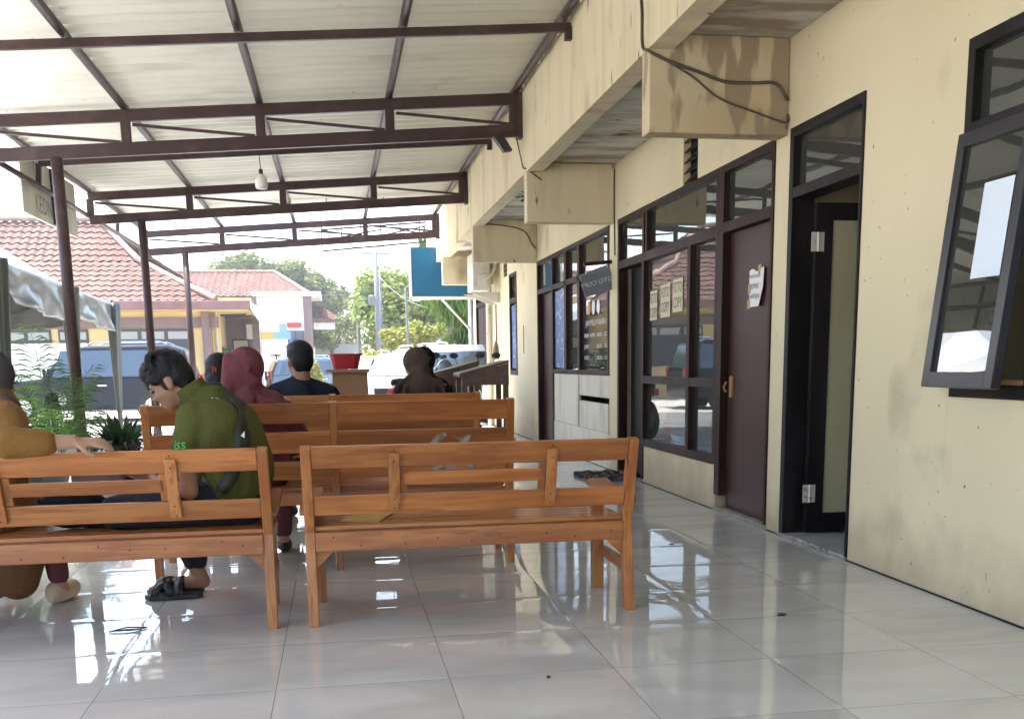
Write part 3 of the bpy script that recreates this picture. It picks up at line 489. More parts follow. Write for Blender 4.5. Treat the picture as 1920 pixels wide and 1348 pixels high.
for y, z in ((6.89, 1.56), (6.90, 1.46), (6.72, 1.675)): MB().box(W+.0415, W+.0425, y-.02, y+.03, z-.03, z+.03).build('tape', m_tape, n_)
bs = thing('blue_sign', (1.95, 19.4, 2.2), 'blue sign board in a white frame mounted at right angles to the far wall', 'sign')
MB().box(1.40, 2.56, 19.36, 19.42, 2.27, 3.12).build('panel', m_blue, bs); g = MB(); g.box(1.36, 1.40, 19.34, 19.44, 2.22, 3.13); g.box(1.40, 2.56, 19.34, 19.44, 2.22, 2.27); g.box(2.56, 2.60, 19.34, 19.44, 2.22, 3.13); g.build('frame', m_white, bs)
MB().tube([(1.95, 19.45, 2.22), (2.50, 20.0, 1.72)], .022, 8).build('brace', m_white, bs); MB().lathe([(.05, 0), (.05, 2.75)], (2.58, 20.4, 0), 12).build('pole', m_white, bs, smooth=True)
ac = thing('air_conditioner', (2.4, 18, 2.2), 'grey outdoor air conditioner unit on an angled wall bracket', 'air conditioner'); MB().box(2.27, 2.56, 17.6, 18.35, 2.26, 2.86).build('casing', m_ac, ac, bevel=.02); MB().box(2.36, 2.52, 17.56, 17.6, 2.32, 2.52).build('valve_cover', m_ac, ac, bevel=.01); g = MB(); g.prism([(2.2, 2.235), (2.717, 2.235), (2.717, 2.06), (2.66, 2.06)], lambda a, c: (a, 17.62, c), lambda a, c: (a, 17.66, c)); g.build('wall_bracket', m_ac, ac); MB().prism([(2.2, 2.235), (2.717, 2.235), (2.717, 2.06), (2.66, 2.06)], lambda a, c: (a, 18.26, c), lambda a, c: (a, 18.30, c)).build('wall_bracket', m_ac, ac); MB().tube([(2.48, 17.57, 2.45), (2.58, 17.57, 2.5), (2.64, 17.6, 2.62), (2.66, 17.6, 2.86)], .024, 8).build('hose', m_pvc, ac, smooth=True)
pp_ = MB().tube([(2.66, 18.55, 0), (2.66, 18.55, 2.7), (2.6, 18.5, 2.86), (2.3, 18.5, 2.86), (2.08, 18.42, 2.86)], .05, 10).build('drain_pipe', m_pvc, smooth=True); tag(pp_, 'stained plastic drain pipe bending down the wall behind the air conditioner', 'pipe')
br = thing('broom', (2.68, 18.1, 1.2), 'long handled broom hung upright on the far cream wall', 'broom'); MB().tube([(2.69, 17.9, 1.45), (2.69, 17.9, 2.05)], .012, 6).build('handle', m_dwood, br); MB().lathe([(.015, .30), (.03, .24), (.07, .0)], (2.68, 17.9, 1.15), 10).build('bristles', m_bris, br)
sgn = thing('eave_sign', (-3.08, 12.6, 2.7), 'weathered sign board hung along the outer canopy edge, seen from behind', 'sign')
for y0, y1 in ((11.95, 13.15), (13.17, 14.3)): MB().box(-3.10, -3.07, y0, y1, 2.68, 3.30).build('board', m_signy, sgn)
MB().bar((-3.05, 13.16, 2.7), (-3.05, 13.16, 3.3), .05, .04, (0, 1, 0)).build('upright', m_iron, sgn)
text('KEDN', .26, (-3.066, 12.75, 2.83), (0, 1, 0), (0, 0, 1), m_signink, sgn); text('TEM', .2, (-3.066, 12.6, 3.19), (0, 1, 0), (0, 0, 1), m_signink, sgn)
dmz = MB()
for k in range(14):
    a = random.uniform(-.25, .25); pts = [(2.27+i*.055+random.uniform(-.03, .03), 9.70+a*1.3+random.uniform(-.05, .05), .014+random.random()*.014) for i in range(8)]; dmz.tube(pts, .022, 6)
tag(dmz.build('door_mat', m_mat, smooth=True), 'crumpled dark rag doormat in front of the open shop doorway', 'door mat')
for k, (x, y, rot, lab) in enumerate(((1.86, 4.18, .3, 'dark dry leaf lying on the tiles near the black door'), (-.92, 4.55, .1, 'dry twig on the tiles in front of the left bench'), (.69, 3.5, .8, 'tiny dark leaf scrap at the front edge of the tiles'), (1.95, 6.0, 0, 'small dark speck of leaf on the tiles by the brown door'))):
    g = MB(); c = Vector((x, y, .004)); d = Vector((math.cos(rot), math.sin(rot), 0)); e = Vector((-d.y, d.x, 0)); L_ = (.028, .075, .012, .02)[k]; wd = (.020, .006, .008, .012)[k]
    g.add([c-d*L_, c+e*wd+Vector((0, 0, .006)), c+d*L_+Vector((0, 0, .004)), c-e*wd], [(0, 1, 2, 3)])
    if k == 1: g.tube([c-d*.07, c+e*.02+Vector((0, 0, .01)), c+d*.08+e*.03], .003, 5); g.tube([c, c+d*.06-e*.02+Vector((0, 0, .006))], .002, 5)
    tag(g.build('dry_leaf' if k != 1 else 'twig', m_leafd2, solid=.001), lab, 'leaf' if k != 1 else 'twig')

# ------------------------------------------------------------------ benches
def bench_short(loc, label, L_=1.43):
    r = thing('bench', loc, label, 'bench', 'wooden waiting benches'); ox, oy, _ = loc; h = L_/2
    yb = lambda z: oy+(.035*z/.4 if z < .4 else .035-.115*(z-.4)/.37)
    P = lambda x, y, z: Vector((ox+x, oy+y, z))
    for s in (-1, 1):
        x = s*(h-.021); g = MB()
        prof = [(-.03, 0), (.03, 0), (.075, .40), (-.045, .775), (-.095, .765), (.015, .40)]
        g.prism(prof, lambda a, c: (ox+x-.021, oy+a, c), lambda a, c: (ox+x+.021, oy+a, c)); g.build('leg', m_woodz, r, bevel=.004)
        xf = s*(h-.045); g = MB().box(ox+xf-.027, ox+xf+.027, oy+.455, oy+.515, 0, .497); g.build('leg', m_woodz, r, bevel=.004)
        xa = s*(h-.03); g = MB(); g.prism([(.02, .498), (.38, .520), (.54, .535), (.565, .522), (.54, .505), (.02, .473)], lambda a, c: (ox+xa-.05, oy+a, c+.0), lambda a, c: (ox+xa+.05, oy+a, c)); g.build('armrest', m_woody, r, bevel=.006)
        MB().box(ox+x-.013, ox+x+.013, oy+.03, oy+.457, .165, .215).build('stretcher', m_woody, r, bevel=.003)
        MB().prism([(0, 0), (0, -.075), (.075, 0)], lambda a, c: (ox+s*(h-.043)-s*a, oy+.03, .318+c), lambda a, c: (ox+s*(h-.043)-s*a, oy+.05, .318+c)).build('corner_block', m_woodx, r)
        MB().box(ox+x-.013, ox+x+.013, oy+.045, oy+.457, .34, .40).build('side_rail', m_woody, r)
    def rail(name, z0, z1, x0, x1, th=.024, off=0):
        g = MB(); a, c = yb(z0)+off, yb(z1)+off
        g.add([(ox+x, y+t_, z) for x in (x0, x1) for (y, z) in ((a, z0), (c, z1)) for t_ in (-th/2, th/2)], [(0, 1, 3, 2), (4, 6, 7, 5), (0, 4, 5, 1), (2, 3, 7, 6), (0, 2, 6, 4), (1, 5, 7, 3)])
        return g.build(name, m_woodx if name != 'splat' else m_woodz, r, bevel=.004)
    i = h-.043
    rail('top_rail', .677, .772, -i, i); rail('lower_rail', .474, .558, -i, i); rail('slat', .596, .652, -.30, .30, .02)
    for s in (-1, 1):
        rail('splat', .49, .735, s*.335-.023, s*.335+.023, .018, -.024); rail('splat', .560, .675, s*.297-.016, s*.297+.016, .02)
    MB().box(ox-i, ox+i, oy+.0, oy+.026, .318, .402).build('apron', m_woodx, r, bevel=.004); MB().box(ox-i, ox+i, oy+.458, oy+.48, .33, .40).build('apron', m_woodx, r, bevel=.004)
    g = MB()
    for k in range(6): y = oy+.028+k*.082; g.box(ox-i-.0, ox+i, y, y+.072, .404, .424)
    g.build('seat', m_woodx, r, bevel=.004); g = MB()
    for k in range(9): g.lathe([(.0035, 0), (.0035, .002)], (ox-i+.05+k*(2*i-.1)/8+random.uniform(-.04, .04), oy-.0005, random.choice((.34, .36, .38))), 8, axis=(0, -1, 0))
    for q_ in (-1, 1):
        for z_ in (.70, .75, .50, .54): g.lathe([(.003, 0), (.003, .003)], (ox+q_*.335, yb(z_)-.0325, z_), 8, axis=(0, -1, 0))
    g.build('nail_heads', m_black, r); return r
bench_short((.555, 4.465, 0), 'short wooden bench holding the brown envelope, nearest the wall')
bench_short((-1.005, 4.475, 0), 'short wooden bench where the man in green sits')
def bench_long(loc, label, L_=1.92):
    r = thing('bench', loc, label, 'bench', 'wooden waiting benches'); ox, oy, _ = loc; h = L_/2
    yb = lambda z: oy+(0 if z < .45 else -.095*(z-.45)/.45)
    for x in (-h+.02, 0, h-.02):
        MB().prism([(-.02, 0), (.04, 0), (.045, .45), (-.05, .912), (-.10, .905), (-.025, .45)], lambda a, c: (ox+x-.02, oy+a, c), lambda a, c: (ox+x+.02, oy+a, c)).build('leg', m_woodz, r, bevel=.004)
        MB().box(ox+x-.02, ox+x+.02, oy+.44, oy+.49, 0, .44 if x == 0 else .66).build('leg', m_woodz, r, bevel=.004); MB().box(ox+x-.012, ox+x+.012, oy+.04, oy+.44, .12, .17).build('stretcher', m_woody, r)
        if x: MB().box(ox+x-.04, ox+x+.04, oy-.01, oy+.52, .66, .69).build('armrest', m_woody, r, bevel=.006)
    for (x0, x1) in ((-h+.04, -.02), (.02, h-.04)):
        for name, z0, z1 in (('top_rail', .80, .905), ('middle_rail', .642, .755), ('lower_rail', .50, .598)):
            a, c = yb(z0), yb(z1); th = .024
            MB().add([(ox+x, y+t_, z) for x in (x0, x1) for (y, z) in ((a, z0), (c, z1)) for t_ in (-th/2, th/2)], [(0, 1, 3, 2), (4, 6, 7, 5), (0, 4, 5, 1), (2, 3, 7, 6), (0, 2, 6, 4), (1, 5, 7, 3)]).build(name, m_woodx, r, bevel=.004)
        MB().box(ox+x0, ox+x1, oy+.0, oy+.024, .36, .428).build('apron', m_woodx, r, bevel=.003); MB().box(ox+x0, ox+x1, oy+.465, oy+.487, .36, .428).build('apron', m_woodx, r, bevel=.003)
    g = MB()
    for k in range(5): y = oy+.04+k*.094; g.box(ox-h+.042, ox+h-.042, y, y+.075, .432, .452)
    g.build('seat', m_woodx, r, bevel=.003); return r
bC = bench_long((-.025, 5.705, 0), 'long wooden bench in the second row where the mauve hijab woman sits')
bD = bench_long((-.03, 7.05, 0), 'long wooden bench in the third row where the man in navy sits')
bE = bench_long((-.72, 9.25, 0), 'wooden bench with dark top behind the man in navy', 1.25)
bF = bench_long((.62, 8.15, 0), 'small low wooden bench under the two veiled women', .9); bF.scale = (1, 1, .88)
# torn stickers on the long bench
for k, (x0, z0, pts) in enumerate(((.47, .675, [(0, 0), (.05, .05), (.085, .06), (.1, .045), (.07, .02), (.05, -.005)]), (.60, .67, [(0, .045), (.03, .035), (.10, .05), (.09, .02), (.05, -.01), (.04, .02)]), (.49, .53, [(0, 0), (.01, .04), (.12, .045), (.13, .0)]), (.66, .53, [(0, .03), (.06, .045), (.07, .01), (.04, 0)]))):
    z_off = lambda c: 5.705-.095*max(0, z0+c-.45)/.45-.0135
    o = MB().prism(pts, lambda a, c: (x0+a, z_off(c)-.001, z0+c), lambda a, c: (x0+a, z_off(c), z0+c)).build('torn_sticker', m_stick)
    tag(o, ('torn pale sticker remnant on the middle rail of the second row bench, left of two', 'torn pale sticker remnant on the middle rail of the second row bench, right of two', 'wide scraped sticker remnant on the lowest rail of the second row bench', 'small scraped sticker remnant on the lowest rail of the second row bench')[k], 'sticker')
ev = MB().add([(-.012, 4.60, .428), (.155, 4.56, .426), (.232, 4.80, .432), (.06, 4.83, .428)], [(0, 1, 2, 3)]).build('envelope', m_env, solid=.004); tag(ev, 'brown paper envelope lying on the seat of the empty bench', 'envelope')

# ------------------------------------------------------------------ podium box, basin, writing desks
bx = thing('wooden_box', (.1, 8.3, 0), 'plain plywood pedestal box with a red basin on it', 'box'); MB().box(-.03, .235, 8.12, 8.45, 0, 1.035).build('body', m_ply, bx, bevel=.004); MB().box(-.075, .25, 8.08, 8.49, 1.037, 1.06).build('top', m_ply, bx, bevel=.003)
g = MB(); rim = []
def ring(hx, hy, z, c=(.075, 8.28), n=28): return [(c[0]+hx*math.copysign(abs(math.cos(a))**.5, math.cos(a)), c[1]+hy*math.copysign(abs(math.sin(a))**.5, math.sin(a)), z) for a in [2*math.pi*i/n for i in range(n)]]
rs = [ring(.092, .085, 1.062), ring(.12, .11, 1.168), ring(.135, .125, 1.170), ring(.135, .125, 1.178), ring(.117, .107, 1.176), ring(.09, .083, 1.07)]
for q in rs: g.v += [Vector(p) for p in q]
for i in range(5):
    for j in range(28): g.f.append((i*28+j, i*28+(j+1) % 28, (i+1)*28+(j+1) % 28, (i+1)*28+j))
g.f += [tuple(range(27, -1, -1)), tuple(range(140, 168))]
tag(g.build('basin', m_red, smooth=False), 'red plastic basin standing on the plywood box', 'basin')
def desk(ox, oy, label):
    r = thing('writing_desk', (ox, oy, 0), label, 'writing desk', 'slanted writing desks'); w2 = .20
    MB().prism([(-w2, 1.0), (w2+.0, 1.10), (w2, 1.125), (-w2-.02, 1.02), (-w2-.02, .99)], lambda a, c: (ox+a, oy, c-.01), lambda a, c: (ox+a, oy+.5, c-.01)).build('top', m_dwood, r, bevel=.004)
    MB().prism([(-w2, .91), (w2, .91), (w2, 1.088), (-w2, .988)], lambda a, c: (ox+a, oy+.015, c), lambda a, c: (ox+a, oy+.035, c)).build('apron', m_dwood, r)
    for x in (-w2+.022, w2-.022):
        for y in (.04, .45): MB().box(ox+x-.022, ox+x+.022, oy+y-.003, oy+y+.04, 0, .95 if x < 0 else 1.06).build('leg', m_dwood, r, bevel=.003)
    MB().box(ox-w2, ox+w2, oy+.05, oy+.45, .74, .76).build('shelf', m_panel, r); return r
desk(1.24, 8.9, 'brown slant topped writing desk closest to the cream wall'); desk(1.10, 9.75, 'brown slant topped writing desk behind the other one')

# ------------------------------------------------------------------ people
def headM(c, yaw_, pitch_, roll_=0): return Matrix.Translation(c) @ Matrix.Rotation(yaw_, 4, 'Z') @ Matrix.Rotation(pitch_, 4, 'Y') @ Matrix.Rotation(roll_, 4, 'X')
def head_shapes(g, H, k=1.0, ears=True):
    R3 = H.to_3x3()
    def e(c, r): g.ell(H @ (Vector(c)*k), tuple(x*k for x in r), R3)
    e((-.012, 0, .035), (.094, .075, .083)); e((.028, 0, -.022), (.066, .064, .082)); e((.045, 0, -.078), (.042, .047, .036)); e((.062, 0, -.098), (.020, .024, .016)); e((.066, 0, .022), (.030, .052, .022))
    e((.095, 0, -.004), (.010, .010, .026)); e((.103, 0, -.026), (.015, .015, .013)); e((.088, 0, -.060), (.012, .022, .007)); e((.085, 0, -.071), (.011, .019, .007)); e((.062, .033, -.028), (.028, .024, .024)); e((.062, -.033, -.028), (.028, .024, .024))
    if ears:
        for s in (-1, 1): e((-.008, s*.075, -.012), (.019, .010, .031)); e((-.004, s*.077, -.036), (.010, .008, .012))
    g.limb([H @ (Vector((-.03, 0, -.05))*k), H @ (Vector((-.045, 0, -.16))*k)], [.056*k, .058*k])
def face_bits(H, r, k=1.0):
    R3 = H.to_3x3(); g = MB()
    for s in (-1, 1): g.ell(H @ (Vector((.080, s*.032, .002))*k), (.012*k, .013*k, .005*k), R3)
    g.build('eyes', m_hair, r, smooth=True); g = MB()
    for s in (-1, 1): g.ell(H @ (Vector((.090, s*.032, .024))*k), (.006*k, .021*k, .004*k), R3)
    g.build('eyebrows', m_hair, r, smooth=True)
def hand(g, wrist, d, n, size=1.0, curl=.5):
    "wrist point, finger direction d, palm normal n (towards the held thing)"
    wrist = Vector(wrist); d = Vector(d).normalized(); n = (Vector(n)-d*Vector(n).dot(d)).normalized(); s = d.cross(n)
    k = size; g.ell(wrist+d*.045*k, (.048*k, .012*k, .038*k), Matrix((d, n, s)).transposed()); 
    for i, (o, ln) in enumerate(((-.028, .062), (-.010, .074), (.010, .068), (.027, .052))):
        b0 = wrist+d*.078*k+s*o*k; c1 = (d*math.cos(curl*.6)+n*math.sin(curl*.6)); c2 = (d*math.cos(curl*1.5)+n*math.sin(curl*1.5)); c3 = (d*math.cos(curl*2.3)+n*math.sin(curl*2.3))
        p1 = b0+c1*ln*.45*k; p2 = p1+c2*ln*.33*k; p3 = p2+c3*ln*.25*k
        g.limb([b0, p1, p2, p3], [.0095*k, .0085*k, .008*k, .007*k])
    t0 = wrist+d*.02*k-s*.03*k; t1 = t0+(d*.7-s*.8+n*.4).normalized()*.04*k; t2 = t1+(d+n*.5).normalized()*.03*k; g.limb([t0, t1, t2], [.013*k, .011*k, .009*k])

# --- man in the olive shirt, sitting sideways on the left bench
HM = headM((-.708, 4.80, 1.033), R(176), R(33), 0)
mg_ = thing('person', (-.5, 4.75, 0), 'seated man in an olive green polo shirt and black sandals looking down at papers', 'person')
g = MB(); head_shapes(g, HM, .95)
g.limb([(-.60, 4.79, .97), (-.53, 4.78, .90)], [.058, .09]); g.limb([(-.52, 4.78, .86), (-.46, 4.78, .70), (-.45, 4.79, .54)], [.125, .125, .13])
g.limb([(-.60, 4.60, .87), (-.63, 4.565, .71), (-.625, 4.56, .585)], [.055, .042, .038]); g.limb([(-.625, 4.56, .585), (-.74, 4.66, .60), (-.80, 4.72, .625)], [.038, .032, .026]); hand(g, (-.80, 4.72, .625), (-1, .35, .15), (.1, .3, .6), 1, .5)
g.limb([(-.60, 4.97, .87), (-.64, 5.02, .72), (-.64, 5.02, .60)], [.055, .042, .038]); g.limb([(-.64, 5.02, .60), (-.74, 4.93, .61), (-.82, 4.86, .63)], [.038, .032, .026]); hand(g, (-.82, 4.86, .63), (-1, -.3, .1), (.1, -.3, .6), 1, .5)
g.limb([(-.46, 4.68, .52), (-.93, 4.66, .492), (-.62, 4.80, .455), (-.56, 4.84, .45)], [.07, .05, .034, .03])
a0 = (-.715, 5.29, .11); t0 = (-.93, 5.30, .03); g.limb([(-.47, 4.87, .525), (-.80, 5.10, .49), a0], [.08, .055, .036]); a = Vector(a0); g.limb([a, a+Vector((.022, 0, -.055)), Vector(t0)+Vector((.04, 0, .014))], [.037, .036, .031])
for q in range(5): g.cap(Vector(t0)+Vector((.03, -.035+q*.016, .01)), Vector(t0)+Vector((-.02+abs(q-1)*.008, -.036+q*.017, .003)), .011, .009)
g.organic('body', m_skin, mg_, .009, 4); face_bits(HM, mg_, .95)
g = MB(); R3 = HM.to_3x3()
def hh(c, r, H=HM): g.ell(H @ (Vector(c)*.95), tuple(x*.94 for x in r), H.to_3x3())
hh((-.022, 0, .055), (.103, .087, .083)); hh((-.055, 0, .01), (.068, .081, .085)); hh((.035, 0, .082), (.060, .072, .040)); hh((.052, 0, .066), (.048, .068, .044)); hh((-.055, 0, -.045), (.048, .066, .045)); hh((.012, 0, .098), (.080, .072, .040)); hh((.055, 0, .080), (.045, .066, .040))
for s in (-1, 1): hh((.030, s*.070, .040), (.036, .014, .034)); hh((.018, s*.074, .0), (.012, .007, .035))
for q in range(240):
    a = random.uniform(-1.3, 1.3); b_ = random.uniform(-.12, 2.9); c = Vector((-.02+.096*math.cos(b_)*math.cos(a), .083*math.sin(a), .055+.083*math.sin(b_))); tip = c+Vector((.016+random.uniform(-.006, .008), random.uniform(-.008, .008), .008*math.sin(b_)-.012*math.cos(b_)+random.uniform(-.006, .006))); g.cap(HM @ (c*.93), HM @ (tip*.94), .009, .005)
g.organic('hair', m_hair, mg_, .0055, 4)
g = MB(); g.limb([(-.455, 4.78, .585), (-.435, 4.78, .66), (-.475, 4.78, .82)], [.152, .152, .148]); g.limb([(-.455, 4.68, .585), (-.44, 4.68, .68), (-.50, 4.66, .85)], [.128, .13, .112]); g.limb([(-.455, 4.88, .585), (-.44, 4.90, .68), (-.50, 4.92, .85)], [.128, .13, .112])
g.limb([(-.50, 4.63, .86), (-.595, 4.60, .885)], [.105, .075]); g.limb([(-.52, 4.94, .86), (-.595, 4.97, .88)], [.105, .075]); g.limb([(-.54, 4.79, .93), (-.61, 4.795, .965)], [.10, .072])
for yy, ye in ((4.598, 4.565), (4.97, 5.0)): g.limb([(-.59, yy, .87), (-.625, ye, .765)], [.078, .068])
for q in range(5): g.cap((-.38, 4.62+q*.05, .56+.015*q), (-.50, 4.56+q*.02, .58+.03*q), .03, .02)
for q in range(3): g.limb([(-.47-q*.03, 4.60-q*.01, .62+q*.09), (-.56, 4.58, .74+q*.04)], [.075, .06])
sh = g.organic('shirt', m_green, mg_, .011, 6)
g = MB(); g.lathe([(.070, -.03), (.066, .0), (.070, .035), (.064, .036), (.060, .0), (.062, -.03)], (-.612, 4.795, .985), 20, axis=(-.55, .02, .83), cap=False); g.build('collar', m_green, mg_, smooth=True, solid=.006)
g = MB(); 
g.limb([(-.46, 4.67, .525), (-.72, 4.64, .515), (-.94, 4.655, .495), (-.70, 4.78, .485)], [.105, .088, .076, .062]); k0 = (-.79, 5.10, .49); g.limb([(-.46, 4.87, .525), k0], [.105, .076]); g.limb([k0, (-.745, 5.22, .26), (-.722, 5.285, .165)], [.076, .064, .060])
g.limb([(-.42, 4.68, .515), (-.42, 4.89, .515)], [.10, .10]); g.organic('jeans', m_jean, mg_, .011, 4)
# sling strap across the back
from mathutils.bvhtree import BVHTree
def drape(pts, obj, off):
    bv = BVHTree.FromPolygons([v.co+obj.parent.location for v in obj.data.vertices], [tuple(p.vertices) for p in obj.data.polygons]); out = []
    for p in pts:
        loc, nr, _, _ = bv.find_nearest(Vector(p)); out.append((loc+nr*off, nr))
    return out
ctl = [(-.565, 4.86, 1.0), (-.50, 4.80, .99), (-.44, 4.74, .965), (-.395, 4.66, .925), (-.375, 4.60, .875), (-.375, 4.55, .82), (-.385, 4.53, .76), (-.42, 4.52, .69), (-.46, 4.52, .63), (-.50, 4.53, .58)]
dp = drape([Vector(ctl[i]).lerp(Vector(ctl[i+1]), k/4) for i in range(len(ctl)-1) for k in range(4)]+[ctl[-1]], sh, .006); g = MB()
for i, (p, nr) in enumerate(dp):
    d = (dp[min(i+1, len(dp)-1)][0]-dp[max(i-1, 0)][0]).normalized(); s = d.cross(nr).normalized(); hw_ = .022+.014*math.sin(math.pi*i/len(dp)); g.v += [p-s*hw_, p+s*hw_]
for i in range(len(dp)-1): g.f.append((2*i, 2*i+1, 2*i+3, 2*i+2))
g.build('sling_strap', m_strap, mg_, smooth=True, solid=.006)
g = MB(); p, nr = dp[20]; g.add([p+Vector((.010, -.01, .018)), p+Vector((-.008, -.012, -.002)), p+Vector((.008, -.012, -.012))], [(0, 1, 2)]); g.build('strap_badge', m_wprint, mg_)
def decal(txt, size, pt, right, m, obj, r, sx=1):
    o = text(txt, size, pt, right, (0, 0, 1), m, r); bv = BVHTree.FromPolygons([v.co for v in obj.data.vertices], [tuple(p.vertices) for p in obj.data.polygons])
    for v in o.data.vertices:
        loc, nr, _, _ = bv.find_nearest(v.co); v.co = loc+nr*.004
decal('jss', .060, (-.648, 4.50, .785), (1, -.1, 0), m_neon, sh, mg_); decal('team', .028, (-.50, 4.70, .955), (1, -.25, .05), m_wprint, sh, mg_)
for k, (y0, t0) in enumerate(((5.175, -.955), (5.30, -.965))):
    g = MB(); pr = [(t0, 0), (t0+.03, .04), (t0+.12, .047), (t0+.2, .038), (t0+.262, .03), (t0+.275, 0), (t0+.262, -.03), (t0+.2, -.038), (t0+.12, -.044), (t0+.03, -.042)]
    g.prism(pr, lambda a, c: (a, y0+c, .001), lambda a, c: (a, y0+c, .024)); sl = g.build('sandal', m_rub, mg_, bevel=.006)
    g = MB()
    for x0, x1 in ((.055, .135), (.135, .055), (.165, .165)):
        o_ = len(g.v); nb = 11
        for q in range(nb):
            f = q/(nb-1); an = math.pi*f; xx = t0+x0+(x1-x0)*f; yy_ = y0-.047*math.cos(an); zz = .018+.062*math.sin(an)**.75; g.v += [Vector((xx-.019, yy_, zz)), Vector((xx+.019, yy_, zz+.004))]
        for q in range(nb-1): g.f.append((o_+2*q, o_+2*q+1, o_+2*q+3, o_+2*q+2))
    g.build('strap', m_rub, sl, smooth=True, solid=.006)
pn = MB().add([(-.97, 4.72, .655), (-.83, 4.70, .650), (-.83, 4.90, .675), (-.97, 4.90, .68)], [(0, 1, 2, 3)]).build('paper_sheet', m_paper, solid=.003); tag(pn, 'white paper held in the hands of the man in green', 'paper')

# --- woman in mustard, arm over the bench back (mostly outside the frame)
wm = thing('person', (-1.5, 4.75, 0), 'woman in a grey hijab and mustard top with an arm over the bench back', 'person')
HW = headM((-1.435, 4.80, 1.045), R(38), R(20)); g = MB(); head_shapes(g, HW)
g.limb([(-1.46, 4.76, .95), (-1.48, 4.76, .80), (-1.5, 4.77, .55)], [.09, .13, .15]); g.limb([(-1.33, 4.64, .90), (-1.235, 4.34, .825), (-1.15, 4.33, .82)], [.055, .042, .036]); g.limb([(-1.15, 4.33, .82), (-1.02, 4.365, .815)], [.036, .027]); hand(g, (-1.02, 4.365, .815), (1, .18, -.05), (.1, .4, -.8), 1.0, .35)
g.limb([(-1.64, 4.78, .90), (-1.68, 4.86, .68), (-1.6, 5.05, .6)], [.055, .045, .035])
for x0, k0, a0 in ((-1.44, (-1.36, 5.16, .47), (-1.335, 5.19, .09)), (-1.58, (-1.66, 5.2, .47), (-1.68, 5.47, .09))): g.limb([(x0, 4.78, .52), k0, a0, Vector(a0)+Vector((.01, .1, -.06))], [.09, .06, .036, .03])
g.organic('body', m_skin2, wm, .009, 4); face_bits(HW, wm)
g = MB(); g.ell(HW @ Vector((-.022, 0, .03)), (.118, .098, .112), HW.to_3x3()); g.ell(HW @ Vector((-.03, 0, -.08)), (.088, .088, .09), HW.to_3x3()); g.limb([(-1.45, 4.77, .96), (-1.47, 4.77, .91)], [.12, .17]); g.limb([(-1.36, 4.70, .93), (-1.56, 4.82, .93)], [.07, .07]); g.organic('hijab', m_greyh, wm, .011, 5)
g = MB(); g.limb([(-1.47, 4.76, .90), (-1.48, 4.76, .72), (-1.5, 4.78, .54)], [.17, .17, .19]); g.limb([(-1.38, 4.70, .90), (-1.325, 4.60, .885), (-1.25, 4.345, .822)], [.09, .085, .064]); g.limb([(-1.25, 4.335, .820), (-1.12, 4.34, .815)], [.066, .052]); g.limb([(-1.60, 4.78, .88), (-1.68, 4.86, .70), (-1.62, 5.0, .62)], [.085, .07, .055])
for q in range(4): g.cap((-1.36+q*.035, 4.56-q*.06, .80-.01*q), (-1.33+q*.035, 4.50-q*.06, .90-q*.02), .02, .014)
g.organic('top', m_must, wm, .011, 4)
g = MB(); g.limb([(-1.44, 4.80, .52), (-1.40, 5.05, .47)], [.13, .10]); g.limb([(-1.60, 4.80, .52), (-1.66, 5.08, .47)], [.13, .10]); g.limb([(-1.41, 5.08, .47), (-1.48, 5.12, .25), (-1.50, 5.13, .14)], [.12, .12, .10]); g.limb([(-1.66, 5.1, .47), (-1.62, 5.14, .25), (-1.62, 5.15, .14)], [.12, .12, .10]); g.organic('skirt', m_brown_c, wm, .013, 6)
for q in (((-1.355, 5.165, .42), (-1.335, 5.185, .14)), ((-1.68, 5.3, .42), (-1.68, 5.46, .14))): MB().limb(q, [.06, .05]).organic('trouser_leg', m_mauve2, wm, .011, 3)
for x, y, rz in ((-1.345, 5.22, .25), (-1.675, 5.50, .1)):
    g = MB(); Q = Matrix.Translation((x, y, .05)) @ Matrix.Rotation(-rz, 4, 'Z'); g.ell(Q @ Vector((0, .07, 0)), (.052, .10, .05), Q.to_3x3()); g.ell(Q @ Vector((0, -.03, .01)), (.044, .07, .055), Q.to_3x3()); g.ell(Q @ Vector((0, .03, -.025)), (.05, .13, .024), Q.to_3x3()); g.organic('clog', m_croc, wm, .009, 3)
g = MB(); g.ell((-1.13, 4.72, .51), (.15, .12, .085)); g.ell((-1.05, 4.74, .49), (.10, .11, .07)); g.tube([(-1.25, 4.65, .55), (-1.2, 4.55, .64), (-1.1, 4.6, .56)], .008, 6); g.tube([(-1.12, 4.60, .44), (-1.115, 4.585, .47)], .004, 5)
tag(g.organic('handbag', m_blk, None, .01, 4), 'slumped black handbag on the left bench seat', 'handbag')

